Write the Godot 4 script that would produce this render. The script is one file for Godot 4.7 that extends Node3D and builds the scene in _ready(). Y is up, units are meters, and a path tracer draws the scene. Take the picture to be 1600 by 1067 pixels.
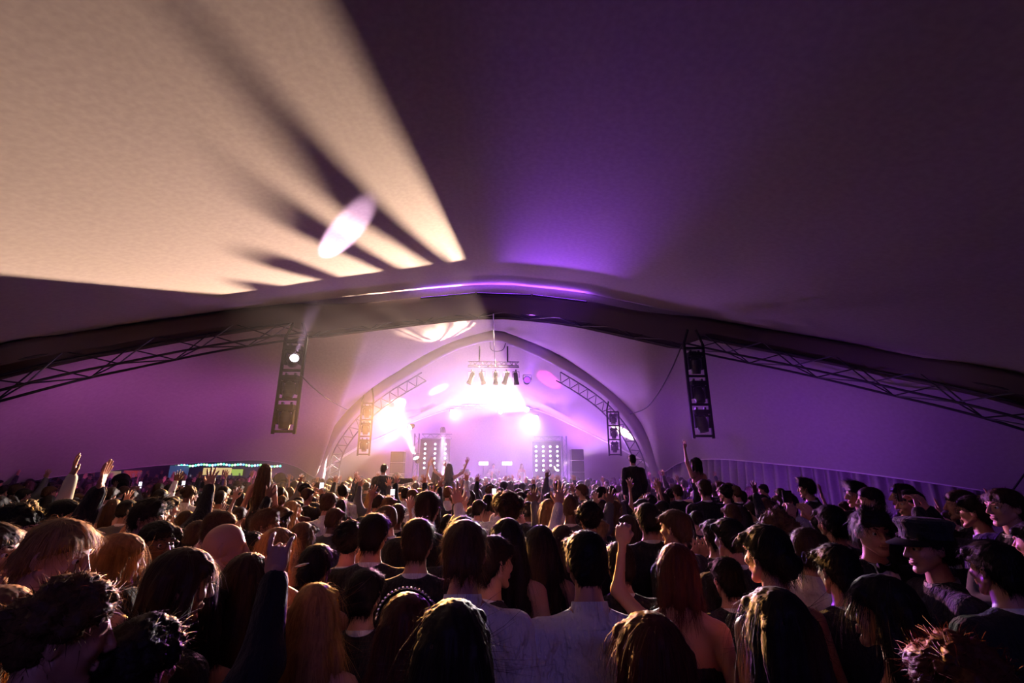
extends Node3D
# A concert in a saddle-shaped tent: camera and light first, then the tent, the rig and the stage, then the crowd.

const FOCAL := 711.0                      # pixels of the 1600 x 1067 frame
const EYE := Vector3(0.0, 2.07, 0.0)
const PITCH := 15.82
const TURN := -2.4
var rng := RandomNumberGenerator.new()
var used := {}
var M := {}                               # materials
var unit_rod: CylinderMesh

# ------------------------------------------------------------------ helpers
func look_basis() -> Basis:
	return Basis(Vector3.UP, deg_to_rad(TURN)) * Basis(Vector3.RIGHT, deg_to_rad(PITCH))

func at(px: float, py: float, depth: float) -> Vector3:      # the place at that distance along the tent's axis
	var v: Vector3 = look_basis() * Vector3((px - 800.0) / FOCAL, (533.5 - py) / FOCAL, -1.0)
	return EYE + v * (depth / -v.z)

func at_height(px: float, py: float, y: float) -> Vector3:
	var v: Vector3 = look_basis() * Vector3((px - 800.0) / FOCAL, (533.5 - py) / FOCAL, -1.0)
	return EYE + v * ((y - EYE.y) / v.y)

func pixel(p: Vector3) -> Vector2:
	var v: Vector3 = look_basis().inverse() * (p - EYE)
	return Vector2(800.0 + FOCAL * v.x / -v.z, 533.5 - FOCAL * v.y / -v.z)

func numbered(called: String) -> String:
	if not used.has(called):
		used[called] = 0
		return called
	used[called] += 1
	return "%s_%03d" % [called, used[called]]

func tag(o: Node, label: String, category: String, group := "", kind := "") -> void:
	if label: o.set_meta("label", label)
	if category: o.set_meta("category", category)
	if group: o.set_meta("group", group)
	if kind: o.set_meta("kind", kind)

func thing(called: String, label: String, category: String, where := Vector3.ZERO, group := "", kind := "") -> Node3D:
	var o := Node3D.new()
	o.name = numbered(called)
	add_child(o)
	o.position = where
	tag(o, label, category, group, kind)
	return o

func part(called: String, mesh: Mesh, m: Material, parent: Node, xf := Transform3D.IDENTITY) -> MeshInstance3D:
	var o := MeshInstance3D.new()
	o.name = called
	o.mesh = mesh
	if m: o.material_override = m
	o.transform = xf
	parent.add_child(o, true)
	return o

func mat(color: Color, rough := 0.8, metal := 0.0) -> StandardMaterial3D:
	var m := StandardMaterial3D.new()
	m.albedo_color = color
	m.roughness = rough
	m.metallic = metal
	return m

func glow(color: Color, energy: float) -> StandardMaterial3D:
	var m := mat(color, 0.4)
	m.emission_enabled = true
	m.emission = color
	m.emission_energy_multiplier = energy
	return m

class Buf:
	var v := PackedVector3Array()
	var n := PackedVector3Array()
	var i := PackedInt32Array()
	var c := PackedColorArray()
	func tri(a: int, b: int, d: int) -> void:          # clockwise as seen along the vertex normals
		var x := (v[b] - v[a]).cross(v[d] - v[a])
		if x.dot(n[a] + n[b] + n[d]) > 0.0:
			i.append_array(PackedInt32Array([a, d, b]))
		else:
			i.append_array(PackedInt32Array([a, b, d]))
	func quad(a: Vector3, b: Vector3, d: Vector3, e: Vector3, normal: Vector3) -> void:
		var s := v.size()
		v.append_array(PackedVector3Array([a, b, d, e]))
		n.append_array(PackedVector3Array([normal, normal, normal, normal]))
		tri(s, s + 1, s + 2)
		tri(s, s + 2, s + 3)
	func box(center: Vector3, size: Vector3, bas := Basis.IDENTITY) -> void:
		for ax in 3:
			for sg in [-1.0, 1.0]:
				var nn := Vector3.ZERO
				nn[ax] = sg
				var p := Vector3.ZERO
				var q := Vector3.ZERO
				p[(ax + 1) % 3] = 1.0
				q[(ax + 2) % 3] = 1.0
				var h := size * 0.5
				quad(center + bas * ((nn - p - q) * h), center + bas * ((nn + p - q) * h), center + bas * ((nn + p + q) * h), center + bas * ((nn - p + q) * h), (bas * nn).normalized())
	func tube(pts: PackedVector3Array, radii, sides := 8, caps := true) -> void:
		var count := pts.size()
		var start := v.size()
		var ref := Vector3.UP
		var t0 := (pts[1] - pts[0]).normalized()
		if absf(t0.dot(ref)) > 0.9: ref = Vector3.RIGHT
		var side := t0.cross(ref).normalized()
		for k in count:
			var t := (pts[mini(k + 1, count - 1)] - pts[maxi(k - 1, 0)]).normalized()
			side = (side - t * side.dot(t)).normalized()
			var up := side.cross(t)
			var r: float = radii[k] if radii is Array or radii is PackedFloat32Array else radii
			for s in sides:
				var a := TAU * s / sides
				var d := side * cos(a) + up * sin(a)
				v.append(pts[k] + d * r)
				n.append(d)
		for k in count - 1:
			for s in sides:
				var a := start + k * sides + s
				var b := start + k * sides + (s + 1) % sides
				tri(a, b, b + sides)
				tri(a, b + sides, a + sides)
		if caps:
			for e in [0, count - 1]:
				var t := (pts[1] - pts[0]).normalized() * -1.0 if e == 0 else (pts[count - 1] - pts[count - 2]).normalized()
				var s0 := v.size()
				for s in sides:
					v.append(v[start + e * sides + s])
					n.append(t)
				for s in range(1, sides - 1): tri(s0, s0 + s, s0 + s + 1)
	func lathe(profile: Array, sides := 16, xf := Transform3D.IDENTITY) -> void:      # [radius, y] pairs round the y axis
		for k in profile.size() - 1:
			var a: Vector2 = Vector2(profile[k][0], profile[k][1])
			var b: Vector2 = Vector2(profile[k + 1][0], profile[k + 1][1])
			var nd := Vector2(b.y - a.y, -(b.x - a.x)).normalized()
			if nd.length() < 0.5: continue
			var s0 := v.size()
			for s in sides + 1:
				var w := TAU * s / sides
				var dir := Vector3(cos(w), 0, sin(w))
				var nn := (xf.basis * Vector3(dir.x * nd.x, nd.y, dir.z * nd.x)).normalized()
				v.append(xf * Vector3(dir.x * a.x, a.y, dir.z * a.x))
				n.append(nn)
				v.append(xf * Vector3(dir.x * b.x, b.y, dir.z * b.x))
				n.append(nn)
			for s in sides:
				var q := s0 + s * 2
				if a.x > 1e-5: tri(q, q + 2, q + 3 if b.x > 1e-5 else q + 1)
				if b.x > 1e-5: tri(q, q + 3, q + 1)
	func grid(rows: Array, flip := false) -> void:      # rows of equal PackedVector3Arrays, smooth normals
		var h := rows.size()
		var w: int = rows[0].size()
		var s := v.size()
		for y in h:
			for x in w:
				var du: Vector3 = rows[y][mini(x + 1, w - 1)] - rows[y][maxi(x - 1, 0)]
				var dv: Vector3 = rows[mini(y + 1, h - 1)][x] - rows[maxi(y - 1, 0)][x]
				var nn := du.cross(dv).normalized()
				if nn.length() < 0.5: nn = Vector3.UP
				v.append(rows[y][x])
				n.append(-nn if flip else nn)
		for y in h - 1:
			for x in w - 1:
				var a := s + y * w + x
				tri(a, a + 1, a + w + 1)
				tri(a, a + w + 1, a + w)
	func add(o, xf := Transform3D.IDENTITY) -> void:
		var s := v.size()
		v.append_array(xf * o.v)
		var nb := Transform3D(xf.basis.orthonormalized(), Vector3.ZERO)
		n.append_array(nb * o.n)
		if o.c.size(): c.append_array(o.c)
		var moved: PackedInt32Array = o.i.duplicate()
		for k in moved.size(): moved[k] += s
		i.append_array(moved)
	func mesh() -> ArrayMesh:
		var m := ArrayMesh.new()
		into(m)
		return m
	func into(m: ArrayMesh) -> void:
		var a := []
		a.resize(Mesh.ARRAY_MAX)
		a[Mesh.ARRAY_VERTEX] = v
		a[Mesh.ARRAY_NORMAL] = n
		a[Mesh.ARRAY_INDEX] = i
		if c.size() == v.size() and c.size() > 0: a[Mesh.ARRAY_COLOR] = c
		m.add_surface_from_arrays(Mesh.PRIMITIVE_TRIANGLES, a)

func rod(called: String, a: Vector3, b: Vector3, r: float, m: Material, parent: Node) -> MeshInstance3D:
	var d := b - a
	var y := d.normalized()
	var x := y.cross(Vector3.FORWARD if absf(y.z) < 0.9 else Vector3.RIGHT).normalized()
	var bas := Basis(x * r, d, x.cross(y) * r)
	return part(called, unit_rod, m, parent, Transform3D(bas, (a + b) * 0.5))

func spline(keys: Array, count: int) -> PackedVector3Array:      # Catmull-Rom through the keys, even in key number
	var out := PackedVector3Array()
	for k in count + 1:
		var t := float(k) / count * (keys.size() - 1)
		var q := mini(int(t), keys.size() - 2)
		var f := t - q
		var a: Vector3 = keys[maxi(q - 1, 0)]
		var b: Vector3 = keys[q]
		var c: Vector3 = keys[q + 1]
		var d: Vector3 = keys[mini(q + 2, keys.size() - 1)]
		out.append(0.5 * ((2.0 * b) + (c - a) * f + (2.0 * a - 5.0 * b + 4.0 * c - d) * f * f + (3.0 * b - a - 3.0 * c + d) * f * f * f))
	return out

func even(line: PackedVector3Array, count: int) -> PackedVector3Array:      # the same line, even in length
	var len := [0.0]
	for k in range(1, line.size()): len.append(len[-1] + line[k].distance_to(line[k - 1]))
	var out := PackedVector3Array()
	var q := 0
	for k in count + 1:
		var want: float = len[-1] * k / count
		while q < line.size() - 2 and len[q + 1] < want: q += 1
		out.append(line[q].lerp(line[q + 1], clampf((want - len[q]) / maxf(len[q + 1] - len[q], 1e-6), 0.0, 1.0)))
	return out

func sheet(rows: Array, thick: float) -> Buf:      # a membrane with thickness
	var b := Buf.new()
	b.grid(rows)
	var w: int = rows[0].size()
	var back := []
	for y in rows.size():
		var r := PackedVector3Array()
		for x in w: r.append(rows[y][x] - b.n[y * w + x] * thick)
		back.append(r)
	b.grid(back, true)
	return b

func spot(o: Node, from: Vector3, to: Vector3, color: Color, energy: float, angle: float, soft := 0.15, size := 0.08) -> SpotLight3D:
	var l := SpotLight3D.new()
	l.name = "spot_light"
	o.add_child(l, true)
	var up := Vector3.UP if absf((to - from).normalized().y) < 0.98 else Vector3.RIGHT
	l.global_transform = Transform3D(Basis.looking_at(to - from, up), from)
	l.light_color = color
	l.light_energy = energy
	l.spot_range = 80.0
	l.spot_attenuation = 2.0
	l.spot_angle = angle
	l.spot_angle_attenuation = soft
	l.light_size = size
	l.shadow_enabled = true
	return l

# ------------------------------------------------------------------ the scene
func _ready() -> void:
	rng.seed = 7
	var cam := Camera3D.new()
	cam.name = "camera"
	add_child(cam)
	cam.transform = Transform3D(look_basis(), EYE)
	cam.fov = rad_to_deg(2.0 * atan(533.5 / FOCAL))
	cam.near = 0.05
	cam.far = 200.0
	cam.current = true
	var we := WorldEnvironment.new()
	we.name = "world_environment"
	add_child(we)
	var e := Environment.new()
	e.background_mode = Environment.BG_COLOR
	e.background_color = Color(0.035, 0.03, 0.06)          # the night outside
	e.tonemap_mode = Environment.TONE_MAPPER_LINEAR
	e.tonemap_exposure = 1.0
	e.volumetric_fog_enabled = true                        # stage haze
	e.volumetric_fog_density = 0.0                         # the haze itself is a volume round the stage, see build_haze()
	e.sdfgi_enabled = true
	e.ssao_enabled = true
	e.ssil_enabled = true
	we.environment = e
	make_materials()
	unit_rod = CylinderMesh.new()
	unit_rod.top_radius = 1.0
	unit_rod.bottom_radius = 1.0
	unit_rod.height = 1.0
	unit_rod.radial_segments = 8
	unit_rod.rings = 0
	build_tent()
	build_rig()
	build_stage()
	build_outside()
	build_haze()
	build_people()

func build_haze() -> void:
	var fog := FogVolume.new()
	fog.name = "stage_haze"
	fog.shape = RenderingServer.FOG_VOLUME_SHAPE_BOX
	fog.size = Vector3(25.0, 10.4, 24.2)
	add_child(fog)
	fog.position = Vector3(0, 4.9, -22.0)
	var m := FogMaterial.new()
	m.resource_name = "haze"
	m.albedo = Color(0.97, 0.95, 1.0)
	m.density = 0.011
	fog.material = m
	tag(fog, "thin stage haze lit by the beams round the stage", "haze", "", "stuff")

func make_materials() -> void:
	M.membrane = mat(Color(0.68, 0.655, 0.66), 0.8)
	M.membrane.metallic_specular = 0.3
	var weave := FastNoiseLite.new()
	weave.seed = 3
	weave.frequency = 0.05
	var wt := NoiseTexture2D.new()
	wt.width = 256
	wt.height = 256
	wt.seamless = true
	wt.noise = weave
	var ramp := Gradient.new()
	ramp.set_color(0, Color(0.90, 0.885, 0.89))
	ramp.set_color(1, Color(1.0, 0.99, 0.99))
	wt.color_ramp = ramp
	M.membrane.albedo_texture = wt
	M.membrane.uv1_triplanar = true
	M.membrane.uv1_world_triplanar = true
	M.membrane.uv1_scale = Vector3(0.7, 0.7, 0.7)
	M.wrap = mat(Color(0.36, 0.31, 0.32), 0.8)
	M.arch_wrap = mat(Color(0.60, 0.56, 0.62), 0.7)
	M.piping = mat(Color(0.92, 0.9, 0.92), 0.55)
	M.alu = mat(Color(0.42, 0.42, 0.45), 0.42, 0.55)
	M.alu_dark = mat(Color(0.20, 0.19, 0.21), 0.45, 0.4)
	M.black = mat(Color(0.07, 0.07, 0.08), 0.75)
	M.black.metallic_specular = 0.25
	M.black_gloss = mat(Color(0.06, 0.06, 0.07), 0.4)
	M.steel = mat(Color(0.55, 0.55, 0.57), 0.3, 0.8)
	M.ground = mat(Color(0.16, 0.15, 0.14), 0.9)
	M.deck = mat(Color(0.12, 0.12, 0.13), 0.6)
	M.rubber = mat(Color(0.05, 0.05, 0.055), 0.6)

# ------------------------------------------------------------------ the tent
var truss_low := PackedVector3Array()      # front lower chord of the big arch, foot to foot
var truss_top := PackedVector3Array()
var ridge := PackedVector3Array()
var taken := []            # [ground place, head pixel, depth, head radius in pixels]
var ceiling_points := PackedVector3Array()
var arch_mid := PackedVector3Array()

func truss_depth(px: float) -> float:
	return 13.4 - 4.1 * pow(absf(px - 775.0) / 775.0, 1.7)

func build_tent() -> void:
	# floor
	var fb := Buf.new()
	fb.box(Vector3(0, -0.1, -14), Vector3(110, 0.2, 100))
	var fl := part("floor", fb.mesh(), M.ground, self)
	tag(fl, "dark trampled ground under the packed crowd", "floor", "", "structure")

	# the big arch: lower front chord from measured points, feet beyond the frame
	var keys := []
	var low := [[0, 610], [101, 585], [206, 564], [296, 546], [374, 533], [445, 523], [560, 508], [690, 493], [775, 487], [860, 494], [915, 502], [1056, 533], [1142, 552], [1262, 576], [1412, 610], [1600, 655]]
	for k in low: keys.append(at(k[0], k[1], truss_depth(k[0])))
	var first: Vector3 = keys[0]
	var last: Vector3 = keys[-1]
	keys.insert(0, first + Vector3(-2.1, -1.2, 1.1))
	keys.insert(0, first + Vector3(-3.6, -2.5, 1.9))
	keys.insert(0, Vector3(first.x - 4.4, 0.0, first.z + 2.5))
	keys.append(last + Vector3(1.9, -1.2, 1.1))
	keys.append(last + Vector3(3.2, -2.2, 1.9))
	keys.append(Vector3(last.x + 3.9, 0.0, last.z + 2.5))
	var n := 44
	truss_low = even(spline(keys, 240), n)
	var up := PackedVector3Array()
	truss_top.clear()
	ridge.clear()
	for k in n + 1:
		var t := (truss_low[mini(k + 1, n)] - truss_low[maxi(k - 1, 0)]).normalized()
		var u := (Vector3.UP - t * t.y).normalized()
		if absf(t.y) > 0.9: u = (Vector3(-signf(truss_low[k].x), 0, 0) * -1.0)
		up.append(u)
		truss_top.append(truss_low[k] + u * 0.50)
		ridge.append(truss_low[k] + u * 1.04 + Vector3(0, 0, -0.25))
	build_truss(up)

	# ceiling: a saddle from the ridge over the big arch to its twin behind the camera
	var rows := []
	var w := 96
	var line := spline(Array(ridge), w)
	var middle := 1.0
	for y in 61:
		var s := y / 60.0
		var row := PackedVector3Array()
		for x in w + 1:
			var p: Vector3 = line[x]
			var z2 := -2.0 * middle - p.z
			var sag := 1.55 * smoothstep(1.0, 7.0, p.y) * pow(4.0 * s * (1.0 - s), 0.85)
			row.append(Vector3(p.x * (1.0 - 0.10 * 4.0 * s * (1.0 - s)), p.y - sag, lerpf(p.z, z2, s)))
		rows.append(row)
	rows.reverse()
	for r in rows: ceiling_points.append_array(r)
	var ceil_node := part("ceiling", sheet(rows, 0.03).mesh(), M.membrane, self)
	tag(ceil_node, "wide saddle-shaped tent membrane overhead, cream left and dark purple right", "ceiling", "", "structure")
	for sx in [-7.6, -5.9, -3.8, -1.95, -0.45, 0.3, 1.1, 2.7, 4.6, 6.6]:
		var b := Buf.new()
		var pts := PackedVector3Array()
		for y in rows.size():
			for x in w:
				var p: Vector3 = rows[y][x]
				var q: Vector3 = rows[y][x + 1]
				if p.x <= sx and q.x > sx:
					pts.append(p.lerp(q, (sx - p.x) / (q.x - p.x)) + Vector3(0, -0.004, 0))
					break
		b.tube(pts, 0.013, 5, false)
		part("seam", b.mesh(), M.membrane, ceil_node)

	# far membrane: from the ridge over the big arch down to the edge round the stage mouth
	var rk := []
	for px in [-900, 0, 250, 430, 560, 660, 775, 890, 990, 1110, 1300, 1600, 2500]: rk.append(ridge_at(px))
	var ek := [at(-260, 800, 8.5), at(0, 757, 14.0), at(250, 727, 17.0), at(430, 720, 20.0), at(493, 742, 22.6), at(548, 637, 22.0), at(776, 514, 20.6), at(951, 606, 21.6), at(1027, 733, 22.6), at(1080, 719, 19.3), at(1290, 732, 14.0), at(1600, 775, 11.4), at(1880, 820, 8.6)]
	# side edges and the outside of the stage arch, each given closely
	var edge := []
	for k in [[-260, 800, 8.5], [-130, 777, 11.5], [0, 757, 14.0], [100, 742, 15.2], [180, 733, 16.2], [250, 726, 17.0], [340, 720, 18.6], [400, 718, 19.8], [437, 721, 20.6], [465, 729, 21.5], [486, 742, 22.4], [495, 741, 22.7],
			[501, 706, 22.6], [518, 671, 22.4], [546, 637, 22.1], [584, 604, 21.8], [621, 580, 21.4], [651, 560, 21.1], [697, 536, 20.8], [742, 520, 20.6], [773, 514, 20.5], [806, 524, 20.6], [879, 557, 21.0], [951, 608, 21.6], [995, 651, 22.1], [1016, 691, 22.5], [1027, 731, 22.7],
			[1035, 738, 22.4], [1058, 724, 20.8], [1085, 718, 19.2], [1130, 717, 17.4], [1200, 723, 15.5], [1300, 733, 13.9], [1430, 750, 12.5], [1600, 775, 11.4], [1740, 797, 10.0], [1880, 820, 8.6]]:
		edge.append(at(k[0], k[1], k[2]))
	var edge_line := spline(edge, 288)
	# where along the edge each ridge key goes
	var pair := []
	for k in ek: pair.append(nearest(edge_line, k))
	pair[0] = 0
	pair[-1] = edge_line.size() - 1
	rows = []
	var cols := 192
	var top := spline(rk, cols)
	var pf := []
	for x in cols + 1:
		var t := float(x) / cols * (pair.size() - 1)
		var q := mini(int(t), pair.size() - 2)
		pf.append(lerpf(pair[q], pair[q + 1], t - q))
	for pass_no in 12:      # let the pairing run smoothly
		var nf := pf.duplicate()
		for x in range(1, cols): nf[x] = (pf[x - 1] + 2.0 * pf[x] + pf[x + 1]) * 0.25
		pf = nf
	var sl := 40
	for y in sl + 1:
		var s := float(y) / sl
		var row := PackedVector3Array()
		for x in cols + 1:
			var a := top[x]
			var q := mini(int(pf[x]), edge_line.size() - 2)
			var b := edge_line[q].lerp(edge_line[q + 1], pf[x] - q)
			var p := a.lerp(b, s)
			var mid := clampf(1.0 - absf(a.x) / 9.0, 0.0, 1.0)
			p.y += lerpf(0.35, -0.55, mid) * 4.0 * s * (1.0 - s)
			row.append(p)
		rows.append(row)
	var far := part("wall_far", sheet(rows, 0.03).mesh(), M.membrane, self)
	tag(far, "purple-lit tent membrane sweeping down from big arch to stage mouth", "tent wall", "", "structure")
	var creases := Buf.new()
	for c in [[[806, 500, 16.5], [832, 506, 16.9]], [[812, 506, 16.9], [836, 511, 17.2]], [[818, 512, 17.3], [838, 516, 17.6]], [[905, 548, 19.0], [930, 560, 19.3]]]:
		var pts := PackedVector3Array()
		for k in 7:
			var f := k / 6.0
			pts.append(at(lerpf(c[0][0], c[1][0], f), lerpf(c[0][1], c[1][1], f) + 1.5 * sin(f * PI), lerpf(c[0][2], c[1][2], f)))
	# piping along the two side edges
	for side in [[0, 85], [214, 288]]:
		var pts := PackedVector3Array()
		for k in range(side[0], side[1] + 1): pts.append(edge_line[k])
		var b := Buf.new()
		b.tube(pts, 0.035, 7)
		part("piping", b.mesh(), M.piping, far)

	# stage arch: a fabric-wrapped truss in a pointed bow
	var mid_px := [[497, 760, 22.9], [499, 738, 22.8], [506, 706, 22.6], [523, 675, 22.4], [555, 637, 22.1], [597, 604, 21.8], [636, 580, 21.4], [697, 545, 20.9], [742, 529, 20.7], [773, 525, 20.6], [802, 532, 20.7], [868, 562, 21.0], [942, 608, 21.6], [984, 651, 22.1], [1010, 694, 22.5], [1023, 733, 22.7], [1024, 760, 22.8]]
	var mk := []
	for k in mid_px: mk.append(at(k[0], k[1], k[2]))
	mk[0].y = 0.0
	mk[-1].y = 0.0
	arch_mid = even(spline(mk, 160), 96)
	var arch := thing("stage_arch", "pointed fabric-wrapped arch framing the stage mouth", "arch", Vector3.ZERO)
	var ab := Buf.new()
	ab.tube(arch_mid, 0.27, 18)
	part("sleeve", ab.mesh(), M.arch_wrap, arch)
	for side in [[1, 34], [62, 95]]:
		var a_line := PackedVector3Array()
		var b_line := PackedVector3Array()
		for k in range(side[0], side[1] + 1):
			var t := (arch_mid[mini(k + 1, 96)] - arch_mid[maxi(k - 1, 0)]).normalized()
			var inw := t.cross(Vector3(0, 0, 1)).normalized()
			if inw.x * arch_mid[k].x > 0.0 and absf(inw.x) > 0.2: inw = -inw
			if inw.y > 0.6: inw = -inw
			a_line.append(arch_mid[k] + inw * 0.36 + Vector3(0, 0, -0.25))
			b_line.append(arch_mid[k] + inw * 0.80 + Vector3(0, 0, -0.35))
		for l in [a_line, b_line]:
			var b := Buf.new()
			b.tube(l, 0.035, 7)
			part("chord", b.mesh(), M.alu, arch)
		for k in range(0, a_line.size() - 1, 2):
			rod("brace", a_line[k], b_line[k + 1], 0.02, M.alu, arch)
			if k + 2 < a_line.size(): rod("brace", b_line[k + 1], a_line[k + 2], 0.02, M.alu, arch)

	# stage roof: from the stage arch back to the rear arch, and the rear wall below that
	var rear_px := [[470, 760, 25.0], [505, 738, 25.4], [556, 700, 26.6], [600, 679, 28.0], [650, 656, 29.6], [705, 638, 30.8], [772, 628, 31.4], [840, 640, 30.8], [895, 663, 29.6], [950, 690, 28.0], [985, 708, 26.8], [1022, 736, 25.4], [1050, 760, 25.0]]
	var rearl := []
	for k in rear_px: rearl.append(at(k[0], k[1], k[2]))
	rearl[0].y = 0.0
	rearl[-1].y = 0.0
	var rear := even(spline(rearl, 160), 96)
	rows = []
	for y in 25:
		var s := y / 24.0
		var row := PackedVector3Array()
		for x in 97:
			var p := arch_mid[x].lerp(rear[x], s)
			p.y = maxf(0.0, p.y - 0.5 * smoothstep(2.0, 6.0, p.y) * 4.0 * s * (1.0 - s))
			p.x *= 1.0 + 0.05 * 4.0 * s * (1.0 - s)
			row.append(p)
		rows.append(row)
	var roof := part("ceiling_stage", sheet(rows, 0.03).mesh(), M.membrane, self)
	tag(roof, "brightly lit lilac membrane roof over the stage behind the arch", "stage roof", "", "structure")
	var rb := Buf.new()
	rb.tube(rear, 0.10, 8)
	part("edge_tube", rb.mesh(), M.piping, roof)
	rows = []
	for y in 17:
		var s := y / 16.0
		var row := PackedVector3Array()
		for x in 97:
			var p := rear[x]
			row.append(Vector3(p.x, p.y * (1.0 - s), lerpf(p.z, p.z * 0.3 - 33.5 * 0.7, sin(s * PI * 0.5))))
		rows.append(row)
	var back := part("wall_back", sheet(rows, 0.03).mesh(), M.membrane, self)
	tag(back, "lilac rear skin of the stage tent behind the band", "tent wall", "", "structure")

	# pleated lining wall under the right-hand edge
	rows = []
	var foot := spline([at(1040, 742, 23.2), at(1090, 719, 19.7), at(1140, 719, 17.7), at(1210, 725, 15.8), at(1310, 736, 14.3), at(1440, 753, 12.9), at(1610, 778, 11.8), at(1800, 806, 10.4)], 420)
	for y in 11:
		var s := y / 10.0
		var row := PackedVector3Array()
		for x in 421:
			var p := foot[x]
			var t := (foot[mini(x + 1, 420)] - foot[maxi(x - 1, 0)]).normalized()
			var out := Vector3(-t.z, 0, t.x).normalized()
			var fold := 0.5 + 0.5 * sin(x * 0.52 + 0.8 * sin(x * 0.083))
			var ypos := lerpf(p.y + 0.12, 0.02, s)
			row.append(Vector3(p.x, ypos, p.z) + out * (fold * 0.30 - 0.15 + 0.2 * s))
		rows.append(row)
	var pleat := part("wall_right", sheet(rows, 0.012).mesh(), M.membrane, self)
	tag(pleat, "white pleated lining curtain below the right tent edge", "tent wall", "", "structure")

func ceiling_at(px: float, py: float) -> Vector3:      # where that line of sight meets the ceiling
	var d := (at(px, py, 5.0) - EYE).normalized()
	var best := ceiling_points[0]
	var least := 9.0
	for p in ceiling_points:
		if p.z < 0.0 and (p - EYE).normalized().distance_to(d) < least:
			least = (p - EYE).normalized().distance_to(d)
			best = p
	return EYE + d * best.distance_to(EYE)

func nearest(line: PackedVector3Array, p: Vector3) -> int:
	var best := 0
	for k in line.size():
		if line[k].distance_squared_to(p) < line[best].distance_squared_to(p): best = k
	return best

func ridge_at(px: float) -> Vector3:      # the ridge point straight above the big arch as measured along the frame
	if px < -400: return ridge[0] + Vector3(-0.3, 0, -0.2)
	if px > 2000: return ridge[-1] + Vector3(0.3, 0, -0.2)
	var best := 0
	for k in truss_low.size():
		if absf(pixel(truss_low[k]).x - px) < absf(pixel(truss_low[best]).x - px): best = k
	return ridge[best]

func build_truss(up: PackedVector3Array) -> void:
	var o := thing("arch_truss", "big lattice truss arch spanning the tent overhead, dark fabric along top", "truss", Vector3.ZERO)
	var n := truss_low.size() - 1
	var deep := Vector3(0, 0, -0.5)
	var lines := []
	for q in 4:
		var l := PackedVector3Array()
		for k in n + 1: l.append((truss_low[k] if q % 2 == 0 else truss_top[k]) + (deep if q > 1 else Vector3.ZERO))
		lines.append(l)
		var b := Buf.new()
		b.tube(spline(Array(l), n * 3), 0.03, 8)
		part("chord", b.mesh(), M.alu_dark, o)
	for k in n:
		if k % 2 == 0:
			rod("brace", lines[0][k], lines[1][k + 1], 0.016, M.alu, o)
			rod("brace", lines[2][k + 1], lines[3][k], 0.016, M.alu_dark, o)
			rod("brace", lines[0][k], lines[2][k + 1], 0.016, M.alu_dark, o)
		else:
			rod("brace", lines[1][k], lines[0][k + 1], 0.016, M.alu_dark, o)
			rod("brace", lines[3][k + 1], lines[2][k], 0.016, M.alu_dark, o)
			rod("brace", lines[2][k], lines[0][k + 1], 0.016, M.alu, o)
	# dark fabric wrap: over the top everywhere, down to the lower chord near the crown
	var rows := []
	for y in 9:
		rows.append(PackedVector3Array())
	for k in n * 3 + 1:
		var f := k / 3.0
		var q := mini(int(f), n - 1)
		var lo := truss_low[q].lerp(truss_low[q + 1], f - q)
		var u := up[q].lerp(up[mini(q + 1, n)], f - q).normalized()
		var px := pixel(lo).x if lo.z < -1.0 else -9999.0
		var cover := smoothstep(330.0, 290.0, absf(px - 775.0))
		var bottom := lerpf(0.44, -0.05, cover)
		var rise := 0.30 * smoothstep(190.0, 330.0, absf(px - 775.0)) * smoothstep(1.8, 3.2, lo.y)      # away from the crown it meets the membrane
		var prof := [[bottom, 0.06], [0.46, 0.06], [0.60 + rise * 0.5, 0.06], [0.66 + rise * 0.62, 0.0], [0.69 + rise, -0.25], [0.66 + rise * 0.62, -0.5], [0.60 + rise * 0.5, -0.56], [0.46, -0.56], [bottom, -0.56]]
		for y in 9: rows[y].append(lo + u * prof[y][0] + Vector3(0, 0, prof[y][1]))
	part("fabric_wrap", sheet(rows, -0.01).mesh(), M.wrap, o)

# ------------------------------------------------------------------ the lighting rig
func moving_head(where: Vector3, scale: float, label: String, aim: Vector3, group: String, lens: Material) -> Node3D:
	# hangs from where: clamps, base, yoke, head, lens
	var o := thing("moving_head_light", label, "stage light", where, group)
	o.scale = Vector3.ONE * scale
	var b := Buf.new()
	b.box(Vector3(0, -0.09, 0), Vector3(0.36, 0.10, 0.24))
	b.box(Vector3(0, -0.15, 0), Vector3(0.26, 0.04, 0.20))
	part("base", b.mesh(), M.black, o)
	for s in [-1.0, 1.0]:
		var c := Buf.new()
		c.tube(PackedVector3Array([Vector3(0.10 * s, 0.02, 0), Vector3(0.10 * s, -0.05, 0)]), 0.025, 8)
		c.box(Vector3(0.10 * s, 0.0, 0), Vector3(0.05, 0.05, 0.07))
		part("clamp", c.mesh(), M.alu_dark, o)
		var y := Buf.new()
		y.box(Vector3(0.165 * s, -0.31, 0), Vector3(0.04, 0.30, 0.11))
		y.box(Vector3(0.12 * s, -0.175, 0), Vector3(0.12, 0.035, 0.11))
		part("yoke_arm", y.mesh(), M.black, o)
	var pivot := Vector3(0, -0.37, 0)
	var dir := aim.normalized()
	var side := dir.cross(Vector3.RIGHT if absf(dir.x) < 0.9 else Vector3.UP).normalized()
	var bas := Basis(dir.cross(side).normalized(), dir, side)      # y of the head runs along its aim
	var h := Buf.new()
	h.lathe([[0.0, -0.20], [0.07, -0.20], [0.115, -0.15], [0.135, -0.05], [0.135, 0.06], [0.115, 0.12], [0.11, 0.19], [0.095, 0.19], [0.09, 0.17]], 18)
	part("head", h.mesh(), M.black_gloss, o, Transform3D(bas, pivot))
	var l := Buf.new()
	l.lathe([[0.0, 0.185], [0.05, 0.18], [0.092, 0.17]], 18)
	part("lens", l.mesh(), lens, o, Transform3D(bas, pivot))
	return o

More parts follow.
